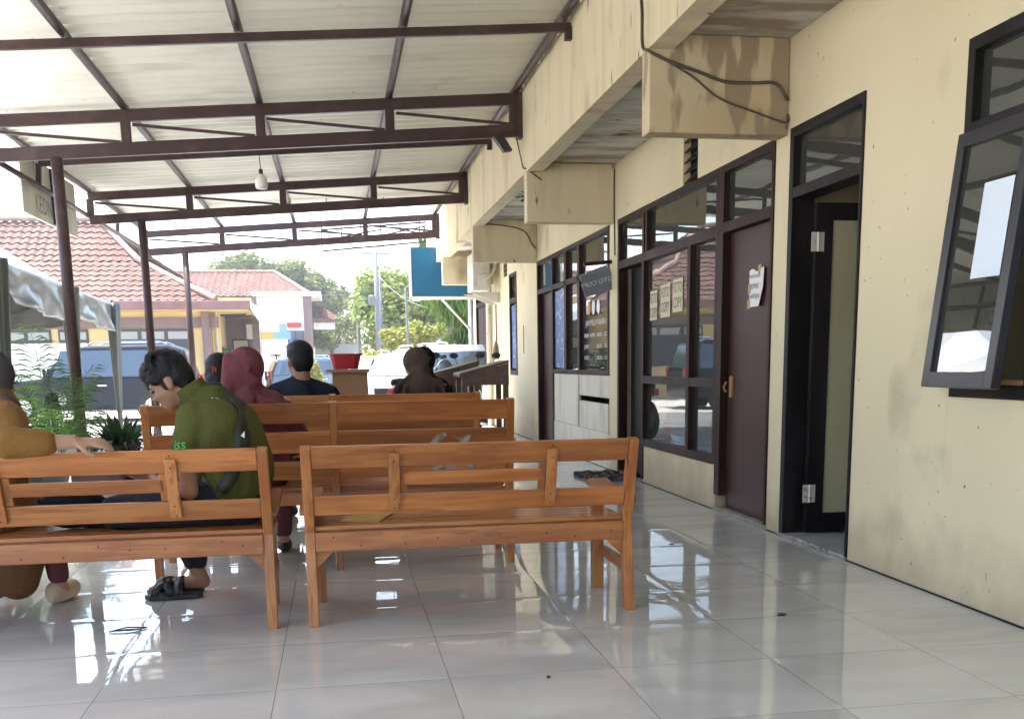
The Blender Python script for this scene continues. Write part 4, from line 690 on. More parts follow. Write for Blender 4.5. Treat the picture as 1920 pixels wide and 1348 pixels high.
def sitter(loc, label, skin, top, face_yaw, hz, hx=0, hair=None, veil=None, hy=0, male=False, tilt=0, shoulder=.20, legs=m_jean, big=1.0, drop=.19, sweep=False):
    "seated figure seen from behind: loc = hip point on the seat"
    r = thing('person', (loc[0], loc[1], 0), label, 'person'); x, y, z = loc; H = headM((x+hx, y+hy, hz), R(90)+face_yaw, tilt); g = MB(); head_shapes(g, H, big, not (veil or hair))
    st = hz-drop
    g.limb([(x+hx*.8, y+hy*.8-.01, hz-.13), (x+hx*.5, y+hy*.5, st)], [.06, .09]); g.limb([(x, y-.01, st-.05), (x, y-.02, z+.22), (x, y, z+.08)], [.12, .12, .14])
    for s in (-1, 1):
        g.limb([(x+s*(shoulder-.04), y, st-.02), (x+s*(shoulder+.03), y+.03, z+.26), (x+s*(shoulder-.02), y+.22, z+.17)], [.055, .045, .035]); hand(g, (x+s*(shoulder-.05), y+.27, z+.16), (-s*.3, 1, 0), (0, 0, -1), .95, .5)
        g.limb([(x+s*.09, y, z+.07), (x+s*.12, y+.40, z+.06), (x+s*.12, y+.40, .09), (x+s*.12, y+.52, .035)], [.085, .062, .038, .03])
    g.organic('body', skin, r, .011, 4); face_bits(H, r, big)
    g = MB(); g.limb([(x, y, st-.06), (x, y, z+.25), (x, y+.01, z+.07)], [.145, .15, .175])
    g.limb([(x-shoulder+.05, y, st-.045), (x, y, st-.005), (x+shoulder-.05, y, st-.045)], [.078, .10, .078]); g.limb([(x, y-.005, st+.0), (x+hx*.4, y+hy*.4, st+.06)], [.095, .062])
    for s in (-1, 1): g.limb([(x+s*(shoulder-.05), y, st-.05), (x+s*(shoulder+.03), y+.03, z+.26), (x+s*(shoulder+.0), y+.15, z+.19)], [.082, .066, .055]); g.limb([(x+s*.08, y, st-.1), (x+s*.09, y, z+.1)], [.12, .13])
    g.organic('top', top, r, .012, 6)
    g = MB()
    for s in (-1, 1): g.limb([(x+s*.085, y+.01, z+.075), (x+s*.12, y+.40, z+.06), (x+s*.12, y+.40, .14)], [.105, .078, .055])
    g.organic('trousers', legs, r, .013, 4)
    for s in (-1, 1): MB().ell((x+s*.12, y+.47, .04), (.045, .12, .04)).build('shoe', m_rub, r, smooth=True)
    R3 = H.to_3x3(); g = MB(); k = big
    def e(c, q): g.ell(H @ (Vector(c)*k), tuple(v*k for v in q), R3)
    if veil:
        e((-.02, 0, .03), (.118, .098, .108)); e((-.04, 0, -.06), (.09, .085, .10)); g.limb([H @ Vector((-.05, 0, -.10)), (x+hx*.5, y+hy*.5-.02, st+.03)], [.085, .115]); g.limb([(x+hx*.4-.1, y-.02, st-.03), (x+hx*.4+.1, y-.02, st-.03)], [.105, .105]); g.limb([(x-.02, y-.05, st), (x-.03, y-.06, st-.14)], [.12, .10])
        for q in range(6):
            a = -.5+q*.2; g.limb([H @ Vector((-.12, a*.12, .02-.02*q)), (x+a*.36-.03, y-.13, st+.0), (x+a*.42-.04, y-.15, st-.1)], [.016, .018, .012])
        if sweep:
            for q in range(7): f = q/6; g.limb([H @ Vector((-.10-.02*math.sin(f*3), .06-.13*f, .07-.12*f)), (x-.10-.03*f, y-.135+.03*f, st+.075-.06*f), (x-.235+.05*f, y-.13+.02*f, st-.10-.07*f)], [.034, .036, .026])
            for q in range(5): f = q/4; g.limb([H @ Vector((-.09, -.07+.10*f, -.02)), (x-.02+.05*f, y-.16, st+.03), (x-.16+.11*f, y-.165, st-.15)], [.012, .016, .013])
        g.organic('hijab', veil, r, .0095, 3)
    else:
        e((-.022, 0, .05), (.104, .088, .085)); e((-.055, 0, .0), (.066, .080, .085)); e((.05, 0, .085), (.05, .065, .035)); e((-.055, 0, -.05), (.044, .062, .04))
        if hair == 'long':
            e((-.055, 0, -.03), (.075, .092, .11)); g.limb([H @ Vector((-.075, 0, -.06)), (x+hx*.6, y+hy-.085, hz-.22), (x+hx*.5-.02, y-.10, hz-.36)], [.082, .075, .055]); 
            for q in range(9): a = -.08+q*.02; g.limb([H @ Vector((-.10+abs(a)*.6, a*.8, .02)), (x+hx+a*1.1, y+hy-.14, hz-.17), (x+hx*.6+a, y-.15, hz-.36-random.random()*.04)], [.012, .014, .008])
        g.organic('hair', m_hair, r, .008, 3)
    return r, H
sitter((-.47, 5.93, .455), 'seated woman in a mauve hijab and plum top, seen from behind', m_skin2, m_mauve2, R(-18), 1.065, .0, veil=m_mauve, legs=m_mauve2, hy=.02, shoulder=.215, drop=.165, sweep=True)
_, Hg = sitter((-.765, 7.40, .455), 'seated girl with long black hair and a red clip, left of the mauve hijab', m_skin2, m_blk, R(-10), 1.055, .0, hair='long', shoulder=.175)
cl = thing('hair_clip', Hg @ Vector((-.13, 0, -.0)), 'red claw clip in the long black hair of the girl', 'hair clip')
q0 = Hg @ Vector((-.128, 0, .015)); g = MB()
for dx in (-.008, .008): g.tube([q0+Vector((dx, -.004, .02)), q0+Vector((dx*1.5, -.02, .008)), q0+Vector((dx*1.1, -.012, -.012))], .003, 6)
g.tube([q0+Vector((-.008, -.004, .02)), q0+Vector((0, -.016, .023)), q0+Vector((.008, -.004, .02))], .003, 6); g.tube([q0+Vector((-.011, -.018, .006)), q0+Vector((.011, -.018, .006))], .003, 6); g.build('claw', m_clip, cl)
sitter((-.245, 7.42, .455), 'seated man in a navy shirt with short black hair, seen from behind', m_skind, m_navy, R(25), 1.13, .0, male=True, shoulder=.235, big=1.02, hy=.02)
sitter((.66, 8.36, .40), 'woman in a brown veil leaning over, seated beyond the benches', m_skin2, m_blk, R(30), 1.085, -.045, veil=m_brnveil, hy=.06, legs=m_blk, shoulder=.19, tilt=.25, drop=.17)
sitter((.73, 8.86, .40), 'woman in a black veil half hidden behind the brown veiled one', m_skin2, m_blk, R(-20), 1.10, .0, veil=m_blk, legs=m_blk, hy=.04)

# ------------------------------------------------------------------ plants
def palm(root, base, h, nf, spread, m, lw=.016, arch=.5, leaflets=16):
    for i in range(nf):
        a = 6.283*i/nf+random.uniform(-.3, .3); el = random.uniform(.55, 1.35); d = Vector((math.cos(a), math.sin(a), 0)); L_ = h*random.uniform(.6, 1.0); pts = []
        stem = base+Vector((d.x*.03, d.y*.03, 0)); 
        for k in range(9):
            s = k/8; pts.append(stem+Vector((0, 0, L_*(math.sin(el)*s-arch*.55*max(0, s-.35)**2*2)))+d*spread*(s**1.6)*math.cos(el*.6))
        g = MB().tube(pts, [.006-.004*k/8 for k in range(9)], 5)
        for k in range(leaflets):
            s = .32+.68*k/(leaflets-1); f = s*8; i0 = min(int(f), 7); p = pts[i0].lerp(pts[i0+1], f-i0); t_ = (pts[i0+1]-pts[i0]).normalized(); sd = t_.cross(Vector((0, 0, 1)))
            if sd.length < .1: sd = Vector((1, 0, 0))
            sd.normalize(); ll = (.17+.1*random.random())*spread/.45*math.sin(math.pi*min(1, (1.12-s)*.9))+.04
            for sgn_ in (-1, 1):
                v = (sd*sgn_+t_*.75+Vector((0, 0, -.25+random.uniform(-.2, .2)))).normalized()*ll; wv = t_*lw*.5; dr_ = Vector((0, 0, -.25*ll)); g.add([p-wv, p+v*.5+wv*1.3, p+v+dr_, p+v*.5-wv*1.3], [(0, 1, 2, 3)])
        g.build('frond', m, root)
pl = thing('potted_palm', (-2.6, 10.05, 0), 'feathery areca palm in a low black pot at the platform edge', 'palm'); MB().lathe([(.13, 0), (.15, .02), (.19, .15), (.20, .16), (.18, .162), (.17, .13)], (-2.6, 10.05, 0), 22).build('pot', m_pot, pl, smooth=True)
MB().lathe([(.175, .10), (.175, .142), (.02, .15)], (-2.6, 10.05, 0), 14).build('soil', m_leafd, pl); palm(pl, Vector((-2.52, 10.05, .14)), 1.68, 12, .50, m_leaf, .012, .28, 20)
pl = thing('potted_lily', (-2.07, 10.75, 0), 'bushy dark green lily in a brown pot beside the canopy post', 'potted plant'); MB().lathe([(.11, .0), (.13, .02), (.17, .36), (.18, .38), (.155, .38), (.15, .3)], (-2.07, 10.75, 0), 20).build('pot', m_pott, pl, smooth=True); g = MB()
for i in range(120):
    a = random.random()*6.283; L_ = random.uniform(.26, .48); el = random.uniform(-.1, 1.25); d = Vector((math.cos(a)*math.cos(el), math.sin(a)*math.cos(el), math.sin(el))); s = Vector((-math.sin(a), math.cos(a), 0)); p = Vector((-2.07+.09*math.cos(a), 10.75+.09*math.sin(a), .36)); wd = random.uniform(.018, .032)
    q = [p, p+d*L_*.35, p+d*L_*.7+Vector((0, 0, -.03)), p+d*L_+Vector((0, 0, -.13*math.cos(el)-.02))]
    g.add([q[0]-s*wd*.3, q[0]+s*wd*.3, q[1]-s*wd, q[1]+s*wd, q[2]-s*wd*.8, q[2]+s*wd*.8, q[3]], [(0, 1, 3, 2), (2, 3, 5, 4), (4, 5, 6)])
g.build('foliage', m_leafd, pl)

# ------------------------------------------------------------------ trees
def foliage(blobs, n, size, droop=0):
    g = MB(); tot = sum(b_[3]**2 for b_ in blobs); V = g.v; Fs = g.f
    for (x, y, z, r) in blobs:
        for _ in range(int(n*r*r/tot)):
            u = Vector((random.gauss(0, 1), random.gauss(0, 1), random.gauss(0, .8))); u.normalize(); rr = r*(random.random()**.38); p = Vector((x, y, z))+u*rr
            nrm = (u+Vector((random.gauss(0, .7), random.gauss(0, .7), random.gauss(0, .7)+.3))).normalized(); a, c, _ = basis(nrm); s = size*random.uniform(.6, 1.3)
            if droop: a = Vector((random.gauss(0, .25), random.gauss(0, .25), -1)).normalized(); c = a.cross(nrm).normalized()*(.28)
            o = len(V); V.extend([p-a*s*.5, p+c*s*.35, p+a*s*.5, p-c*s*.35]); Fs.append((o, o+1, o+2, o+3))
    return g
def tree(name, x, y, blobs, n, size, m, label, h, r0, droop=0, group=None):
    t_ = thing(name, (x, y, -.15), label, 'tree', group); g = MB(); g.tube([(x, y, -.15), (x+.1, y, h*.5), (x-.05, y, h)], [r0, r0*.7, r0*.45], 9)
    for b_ in blobs[::max(1, len(blobs)//9)]: g.tube([(x, y, h*.6), ((x+b_[0])/2, (y+b_[1])/2, (h+b_[2])/2-.3), (b_[0], b_[1], b_[2])], [r0*.4, r0*.25, r0*.08], 6)
    g.build('trunk', m_bark, t_, smooth=True); foliage(blobs, n, size, droop).build('crown', m, t_); return t_
rb = lambda x0, x1, y0, y1, z0, z1, r0, r1, n: [(random.uniform(x0, x1), random.uniform(y0, y1), random.uniform(z0, z1), random.uniform(r0, r1)) for _ in range(n)]
random.seed(21); dome = []
for i in range(90):
    a = random.uniform(0, math.pi); rr = random.random()**.4; dome.append((-3.7+4.0*rr*math.cos(a)+random.uniform(-.3, .3), 64+random.uniform(-2, 2), 4.3+2.9*rr*math.sin(a)*random.uniform(.8, 1.05), random.uniform(.5, .9)))
tree('rain_tree', -2.5, 64, dome+rb(-1.5, .3, 62, 65, 2.8, 5.0, .5, .8, 12), 30000, .24, m_tree, 'broad spreading tree rising behind the tiled roofs', 5, .35)
tree('leafy_tree', 2.6, 43, rb(1.3, 4.0, 41, 46, 1.7, 4.3, .5, .9, 40)+rb(4, 8, 41, 46, 2, 5.5, .8, 1.2, 14), 19000, .22, m_tree2, 'lime green leafy tree behind the utility poles', 4, .25)
tree('leafy_tree', 5, 56, rb(2.0, 8, 54, 60, 2.5, 5.5, .8, 1.3, 18), 6000, .32, m_tree, 'darker tree mass behind the lime green tree', 4, .3)
cone = [(3.15+random.uniform(-.55, .75), 27.6+random.uniform(-.5, .5), z, .55) for z in [1.2+.16*i for i in range(22)]]
tree('weeping_tree', 3.2, 27.6, cone, 8500, .30, m_weep, 'weeping ashoka tree with hanging leaves beside the far wall', 5, .12, droop=1)
tree('sparse_tree', -.2, 53, rb(-1.2, 1.1, 52, 54, 2.0, 3.3, .35, .6, 14), 2600, .17, m_tree, 'thin sparse tree above the grey wall', 2.8, .12)
for k, (x0, x1, y, z0, z1, n, lab) in enumerate(((1.55, 2.3, 33.6, 1.35, 2.0, 9, 'golden leaved shrub at the left end of the slotted fence'), (2.2, 3.4, 34.4, 1.75, 2.25, 10, 'golden leaved shrub rising over the slotted fence'), (.75, 1.6, 35, .9, 1.35, 8, 'low yellow green hedge beside the parked white cars'))):
    o = foliage(rb(x0, x1, y-.3, y+.3, z0, z1, .2, .36, n), 2200, .12).build('shrub', m_shrub); tag(o, lab, 'shrub')
for k, (x, y, z, r, mm, lab) in enumerate(((-3.35, 34.6, 1.35, .35, m_weep, 'bright green potted bush under the house porch'), (-.75, 34, 1.0, .28, m_shrub, 'yellowish bush behind the man in navy'), (-1.9, 41, 1.1, .4, m_shrub, 'low bush in front of the white facade'))):
    o = foliage([(x, y, z, r), (x+.1, y, z-.3, r), (x-.1, y, z-.6, r)], 900, .11).build('bush', mm); tag(o, lab, 'bush')

# ------------------------------------------------------------------ clay roofs and houses
def slope(parent, p00, p10, p01, p11, tile=.26, row=.30):
    "tiled roof plane: p00-p10 eave edge, p01-p11 upper edge; real waves and steps"
    p00, p10, p01, p11 = map(Vector, (p00, p10, p01, p11)); wid = (p10-p00).length; hgt_ = ((p01+p11)/2-(p00+p10)/2).length; nr = (p10-p00).cross(p01-p00).normalized(); nr = nr if nr.z > 0 else -nr
    nc = max(1, int(wid/tile))*6; rows = max(1, int(hgt_/row)); g = MB(); lines = []
    for j in range(rows):
        lines += [(j/rows, .032), ((j+.95)/rows, .0)]
    for s, up in lines:
        for i in range(nc+1):
            a = i/nc; p = p00.lerp(p10, a).lerp(p01.lerp(p11, a), s); ww = p01.lerp(p11, a)
            ph = 2*math.pi*((p-p00).dot((p10-p00).normalized())/tile); g.v.append(p+nr*(up+.028*math.sin(ph)+.006*math.sin(i*12.9+s*78)))
    for j in range(len(lines)-1):
        for i in range(nc): k = j*(nc+1)+i; g.f.append((k, k+1, k+nc+2, k+nc+1))
    return g.build('roof', m_tile, parent, smooth=False)
hs = thing('tiled_house', (-8, 35, -.15), 'low yellow house with a steep pink clay tile roof behind the tent', 'house')
E0, B0, RG = (33.0, 2.98), (35.0, 4.28), (36.6, 5.65)
slope(hs, (-16, 33, 2.98), (-3.45, 33, 2.98), (-14.2, 35, 4.28), (-5.85, 35, 4.28)); slope(hs, (-14.2, 35, 4.28), (-5.85, 35, 4.28), (-12, 36.6, 5.65), (-7.2, 36.6, 5.65))
slope(hs, (-3.45, 33, 2.98), (-3.45, 40.2, 2.98), (-5.85, 35, 4.28), (-5.85, 38.2, 4.28)); slope(hs, (-5.85, 35, 4.28), (-5.85, 38.2, 4.28), (-7.2, 36.5, 5.65), (-7.2, 36.7, 5.65)); slope(hs, (-3.45, 40.2, 2.98), (-16, 40.2, 2.98), (-7.2, 36.7, 5.6), (-12, 36.7, 5.6))
g = MB(); g.tube([(-3.4, 32.95, 3.05), (-4.6, 34.05, 3.66), (-5.85, 35, 4.36), (-6.6, 35.9, 5.1), (-7.2, 36.55, 5.72), (-12, 36.55, 5.72)], .09, 8); g.build('ridge', m_ridge, hs)
MB().box(-16, -2.42, 32.86, 33.06, 2.74, 2.99).build('gutter', m_gut, hs, bevel=.02); MB().box(-3.5, -2.45, 33.06, 40, 2.86, 2.98).build('porch_roof', m_gut, hs)
MB().prism([(-2.45, 2.99), (-2.22, 2.70), (-2.12, 2.42), (-2.2, 2.40), (-2.36, 2.66), (-2.5, 2.86)], lambda a, c: (a, 33.0, c), lambda a, c: (a, 40, c)).build('porch_edge', m_white, hs); MB().box(-16, -2.5, 33.1, 40, 2.72, 2.76).build('eave_soffit', m_hyel, hs)
MB().box(-16, -3.72, 34.0, 39.5, -.15, 2.72).build('wall', m_hyel, hs); MB().box(-16, -3.45, 33.93, 34.0, 2.24, 2.55).build('beam', m_hmau, hs)
for x0, x1 in ((-9.7, -8.3), (-8.1, -7.25), (-6.55, -4.25)):
    wv = MB().box(x0, x1, 33.95, 33.998, .9, 2.22).build('window', m_hwin, hs); n = max(1, round((x1-x0)/.75))
    for k in range(n): a = x0+(x1-x0)*k/n; MB().box(a+.06, a+(x1-x0)/n-.06, 33.93, 33.949, 1.92, 2.14).build('louvre', m_lou, wv)
MB().box(-16, -7.3, 33.90, 33.94, -.15, 1.82).build('white_dado', m_white, hs)
MB().box(-3.95, -3.72, 33.8, 33.998, -.15, 2.72).build('pillar', m_hmau, hs); MB().box(-3.7, -3.45, 34.2, 34.4, -.15, 2.72).build('pillar', m_hyel, hs); MB().box(-2.72, -2.50, 37.4, 37.7, -.15, 2.8).build('pillar', m_hmau, hs)
MB().box(-3.7, -2.6, 38.6, 38.8, -.15, 2.8).build('porch_wall', m_hmau, hs); pw = MB().box(-3.5, -2.95, 38.52, 38.59, 1.0, 2.0).build('porch_window', m_black, hs); MB().box(-3.46, -2.99, 38.50, 38.515, 1.6, 1.95).build('blind', m_frost, pw); MB().box(-3.0, -2.72, 38.45, 38.58, 2.0, 2.5).build('meter_box', m_white, hs)
g = MB(); g.tube([(-3.55, 34.15, -.1), (-3.55, 34.15, 2.8)], .045, 8); g.build('downpipe', m_pvc, hs); 
for y, x in ((35.2, -2.75), (36.4, -2.65)): MB().tube([(-3.5, y, 2.66), (x, y, 2.68), (x+.05, y, 2.78)], .035, 6).build('pipe', m_hwin, hs)
h2 = thing('white_building', (-3, 50, -.15), 'white fronted building with a long red tile roof beyond the yellow house', 'building')
slope(h2, (-11, 51.5, 4.25), (-1.0, 51.5, 4.25), (-9, 54.5, 5.55), (-2.75, 54.5, 5.55), .30, .24); slope(h2, (-1.0, 51.5, 4.25), (-1.0, 57.5, 4.25), (-2.75, 54.4, 5.55), (-2.75, 54.6, 5.55), .30, .24)
MB().tube([(-1.0, 51.5, 4.32), (-2.75, 54.5, 5.6), (-9, 54.5, 5.6)], .09, 6).build('ridge', m_ridge, h2); MB().box(-11, -1.1, 51.7, 57, -.15, 4.2).build('rear_wall', m_hyel, h2)
MB().box(-3.25, -1.28, 48, 51.6, -.15, 4.0).build('facade', m_white, h2); MB().box(-3.4, -.5, 47.8, 51.6, 4.02, 4.22).build('cornice', m_white, h2); MB().box(-1.28, -.92, 47.9, 48.5, -.15, 4.0).build('pillar', m_hmau, h2); MB().box(-3.45, -3.26, 47.9, 48.3, 3.3, 4.0).build('pillar', m_hmau, h2)
gw_ = MB().box(-2.02, -1.29, 47.96, 47.995, .6, 2.56).build('window', m_cgl, h2); MB().box(-1.70, -1.66, 47.93, 47.955, .6, 2.56).build('mullion', m_brown, gw_); MB().box(-2.35, -2.06, 47.9, 47.995, 2.5, 2.85).build('shutter', m_bannb, h2)
slope(h2, (-.85, 49.6, 3.12), (.28, 49.6, 3.12), (-.85, 51.4, 3.85), (-.6, 51.4, 3.85), .30, .22); MB().box(-.9, .25, 49.55, 49.7, 2.98, 3.12).build('gutter', m_gut, h2); MB().box(-.9, .05, 49.72, 51.3, 2.7, 2.96).build('side_wall', m_white, h2)
o = MB().box(-2.0, -1.4, 47.90, 47.93, 2.69, 2.90).build('sign_board', m_red); tag(o, 'small red sign on the white facade above its window', 'sign')
bb = thing('banner', (-2.4, 44.5, 1.8), 'amber and sky blue banner strip strung before the white facade', 'banner'); MB().box(-2.9, -2.42, 44.5, 44.52, 2.12, 2.42).build('amber_half', m_bann, bb); MB().box(-2.42, -1.75, 44.5, 44.52, 2.12, 2.42).build('blue_half', m_bannb, bb); MB().tube([(-2.92, 44.55, -.15), (-2.92, 44.55, 2.5)], .02, 6).build('pole', m_pole, bb); MB().tube([(-1.73, 44.55, -.15), (-1.73, 44.55, 2.5)], .02, 6).build('pole', m_pole, bb)
sp_ = thing('sign_post', (-2.15, 40, -.15), 'small dark signpost with cross bars on the bright paving', 'sign post'); MB().bar((-2.12, 40, -.15), (-2.12, 40, 1.5), .05, .05, (0, 1, 0)).build('post', m_black, sp_)
for z in (1.42, 1.05): MB().box(-2.32, -1.95, 39.96, 40.0, z, z+.05).build('cross_bar', m_black, sp_)
gwall = MB().box(-1.0, 1.35, 55, 55.2, -.15, 2.15).box(-1.0, 1.35, 54.95, 55.25, 2.152, 2.24).build('boundary_wall', m_lou); tag(gwall, 'long grey boundary wall at the end of the yard', 'wall')
bw = MB().box(1.5, 40, 58, 58.3, -.15, 2.0).build('boundary_wall', m_white); tag(bw, 'pale boundary wall behind the lime green tree', 'wall')
bw = MB().box(-60, -16.5, 44, 44.3, -.15, 2.6).build('boundary_wall', m_hyel); tag(bw, 'yellow boundary wall past the tiled house', 'wall')
fc = thing('slotted_fence', (2.8, 34, -.15), 'white wall with dark upright slots in front of the golden shrubs', 'fence'); MB().bar((2.1, 35.5, .78), (3.9, 30.5, .78), .1, 1.86).build('panel', m_white, fc)
for k in range(6): s = k/5.5+.02; p = Vector((2.1, 35.5, 0)).lerp(Vector((3.9, 30.5, 0)), s); MB().box(p.x-.09, p.x+.04, p.y-.2, p.y-.09, 1.15, 1.68).build('slot', m_hmau, fc)

# ------------------------------------------------------------------ poles and wires
for k, (x, y, h_, r_, lab) in enumerate(((1.0, 45, 4.1, .09, 'thin grey utility pole near the boundary wall'), (1.52, 38, 5.0, .10, 'tall grey utility pole carrying bundled wires'), (1.66, 38.2, 4.3, .05, 'slim pole tied beside the tall utility pole'))):
    t_ = thing('utility_pole', (x, y, -.15), lab, 'utility pole'); MB().tube([(x, y, -.15), (x+.0, y, h_)], [r_, r_*.75], 10).build('pole', m_pole, t_, smooth=True)
    if k < 2: MB().bar((x-.5, y, h_-.15), (x+.5, y, h_-.15), .06, .06).build('cross_arm', m_pole, t_)
    if k == 1: MB().lathe([(.08, 0), (.10, .05), (.10, .3), (.06, .34)], (x-.2, y-.15, 3.1), 12).build('transformer', m_pole, t_)
lp = thing('lamp_post', (2.0, 30, -.15), 'slender pale lamp post in front of the trees', 'lamp post'); MB().tube([(2.03, 30, -.15), (2.0, 30, 3.1), (2.05, 30, 3.2), (2.3, 30, 2.9)], .035, 8).build('pole', m_pole, lp, smooth=True); MB().lathe([(.03, .08), (.1, .0)], (2.32, 30, 2.8), 10).build('lamp_head', m_white, lp)
for k, (a, c, sag, lab) in enumerate((((-.6, 40, 5.3), (6, 36, 5.2), .15, 'thin black power line crossing the white sky behind the blue sign'), ((1.5, 38, 4.2), (4.5, 30, 3.2), .9, 'slack pale wire drooping right from the tall pole'), ((-9, 45, 4.6), (1.0, 45, 3.9), .25, 'thin pale wire above the white building roof'), ((1.5, 38, 4.7), (1.0, 45, 3.9), .5, 'wire linking the two utility poles'), ((1.5, 38, 2.6), (3.6, 36, 1.9), .3, 'low guy wire right of the tall pole'))):
    a, c = Vector(a), Vector(c); cable([a.lerp(c, s/6)-Vector((0, 0, sag*4*(s/6)*(1-s/6))) for s in range(7)], .012, m_cabb if k == 0 else m_pole, lab, 'power_line')

# ------------------------------------------------------------------ party tent
tx0 = -3.85
tn_ = thing('party_tent', (-5.8, 15.8, -.15), 'white peaked party tent with silver grey satin swags and draped legs', 'tent')
TY = [3.6, 7.65, 11.7, 15.8, 19.95]; lx = lambda y: -3.36-(y-11.7)*.058
for a, c in zip(TY[:-1], TY[1:]):
    x0, x1 = lx(a), lx(c); xa = (x0+x1)/2-2.1; pk = Vector((xa, (a+c)/2, 3.55)); N = 10; quad = [Vector((x0, a, 2.2)), Vector((x1, c, 2.2)), Vector((x1-4.2, c, 2.2)), Vector((x0-4.2, a, 2.2))]
    g = MB(); idx = []
    for e_ in range(4):
        A_, B_ = quad[e_], quad[(e_+1) % 4]
        for i in range(N):
            p = A_.lerp(B_, i/N)
            for j in range(7): s = j/6; q = p.lerp(pk, s); q.z = 2.2+(pk.z-2.2)*(s**1.35); g.v.append(q)
    n4 = 4*N
    for i in range(n4):
        for j in range(6): i2 = (i+1) % n4; g.f.append((i*7+j, i2*7+j, i2*7+j+1, i*7+j+1))
    g.build('roof', m_tentw, tn_, smooth=True)
    for e_, (A_, B_) in enumerate(((quad[0], quad[1]), (quad[1], quad[2]), (quad[2], quad[3]))):
        g = MB(); nu, nv = 64, 12; out = Vector((1, .08, 0)) if e_ == 0 else Vector((0, 1, 0)) if e_ == 1 else Vector((-1, 0, 0))
        for i in range(nu+1):
            u = i/nu; dp_ = (.40+.10*u)*(1-.6*math.exp(-(u/.14)**2)) 
            for j in range(nv+1):
                s = j/nv; p = A_.lerp(B_, u); dr = dp_*s; fold = .022*math.sin(u*34+s*2.5)*s+.12*math.sin(math.pi*min(1, u*1.6))*math.sin(s*math.pi*2.4+u*4)*.35*s+.05*math.sin(u*13-s*4)*s
                p = p+out*(fold+.02)+Vector((0, 0, -dr+.0)); g.v.append(p)
        for i in range(nu):
            for j in range(nv): k = i*(nv+1)+j; g.f.append((k, k+1, k+nv+2, k+nv+1))
        g.build('valance', m_satin, tn_, smooth=True, solid=.003)
for y in TY:
    for dx in (0, -4.2):
        x = lx(y)+dx; MB().tube([(x, y, -.15), (x, y, 2.25)], .03, 8).build('leg', m_pole, tn_)
        g = MB(); nu = 30; nz_ = 14
        for i in range(nu+1):
            for j in range(nz_+1):
                s = j/nz_; a = -2.5+5.4*i/nu; wd = .13*(1-s)**1.1+.035; rr = wd*(1+.16*math.sin(a*6+s*3)); g.v.append(Vector((x+rr*math.cos(a)*.8, y+rr*math.sin(a)*1.1, 2.2-s*2.3)))
        for i in range(nu):
            for j in range(nz_): k = i*(nz_+1)+j; g.f.append((k, k+1, k+nz_+2, k+nz_+1))
        g.build('leg_drape', m_satd, tn_, smooth=True, solid=.003)

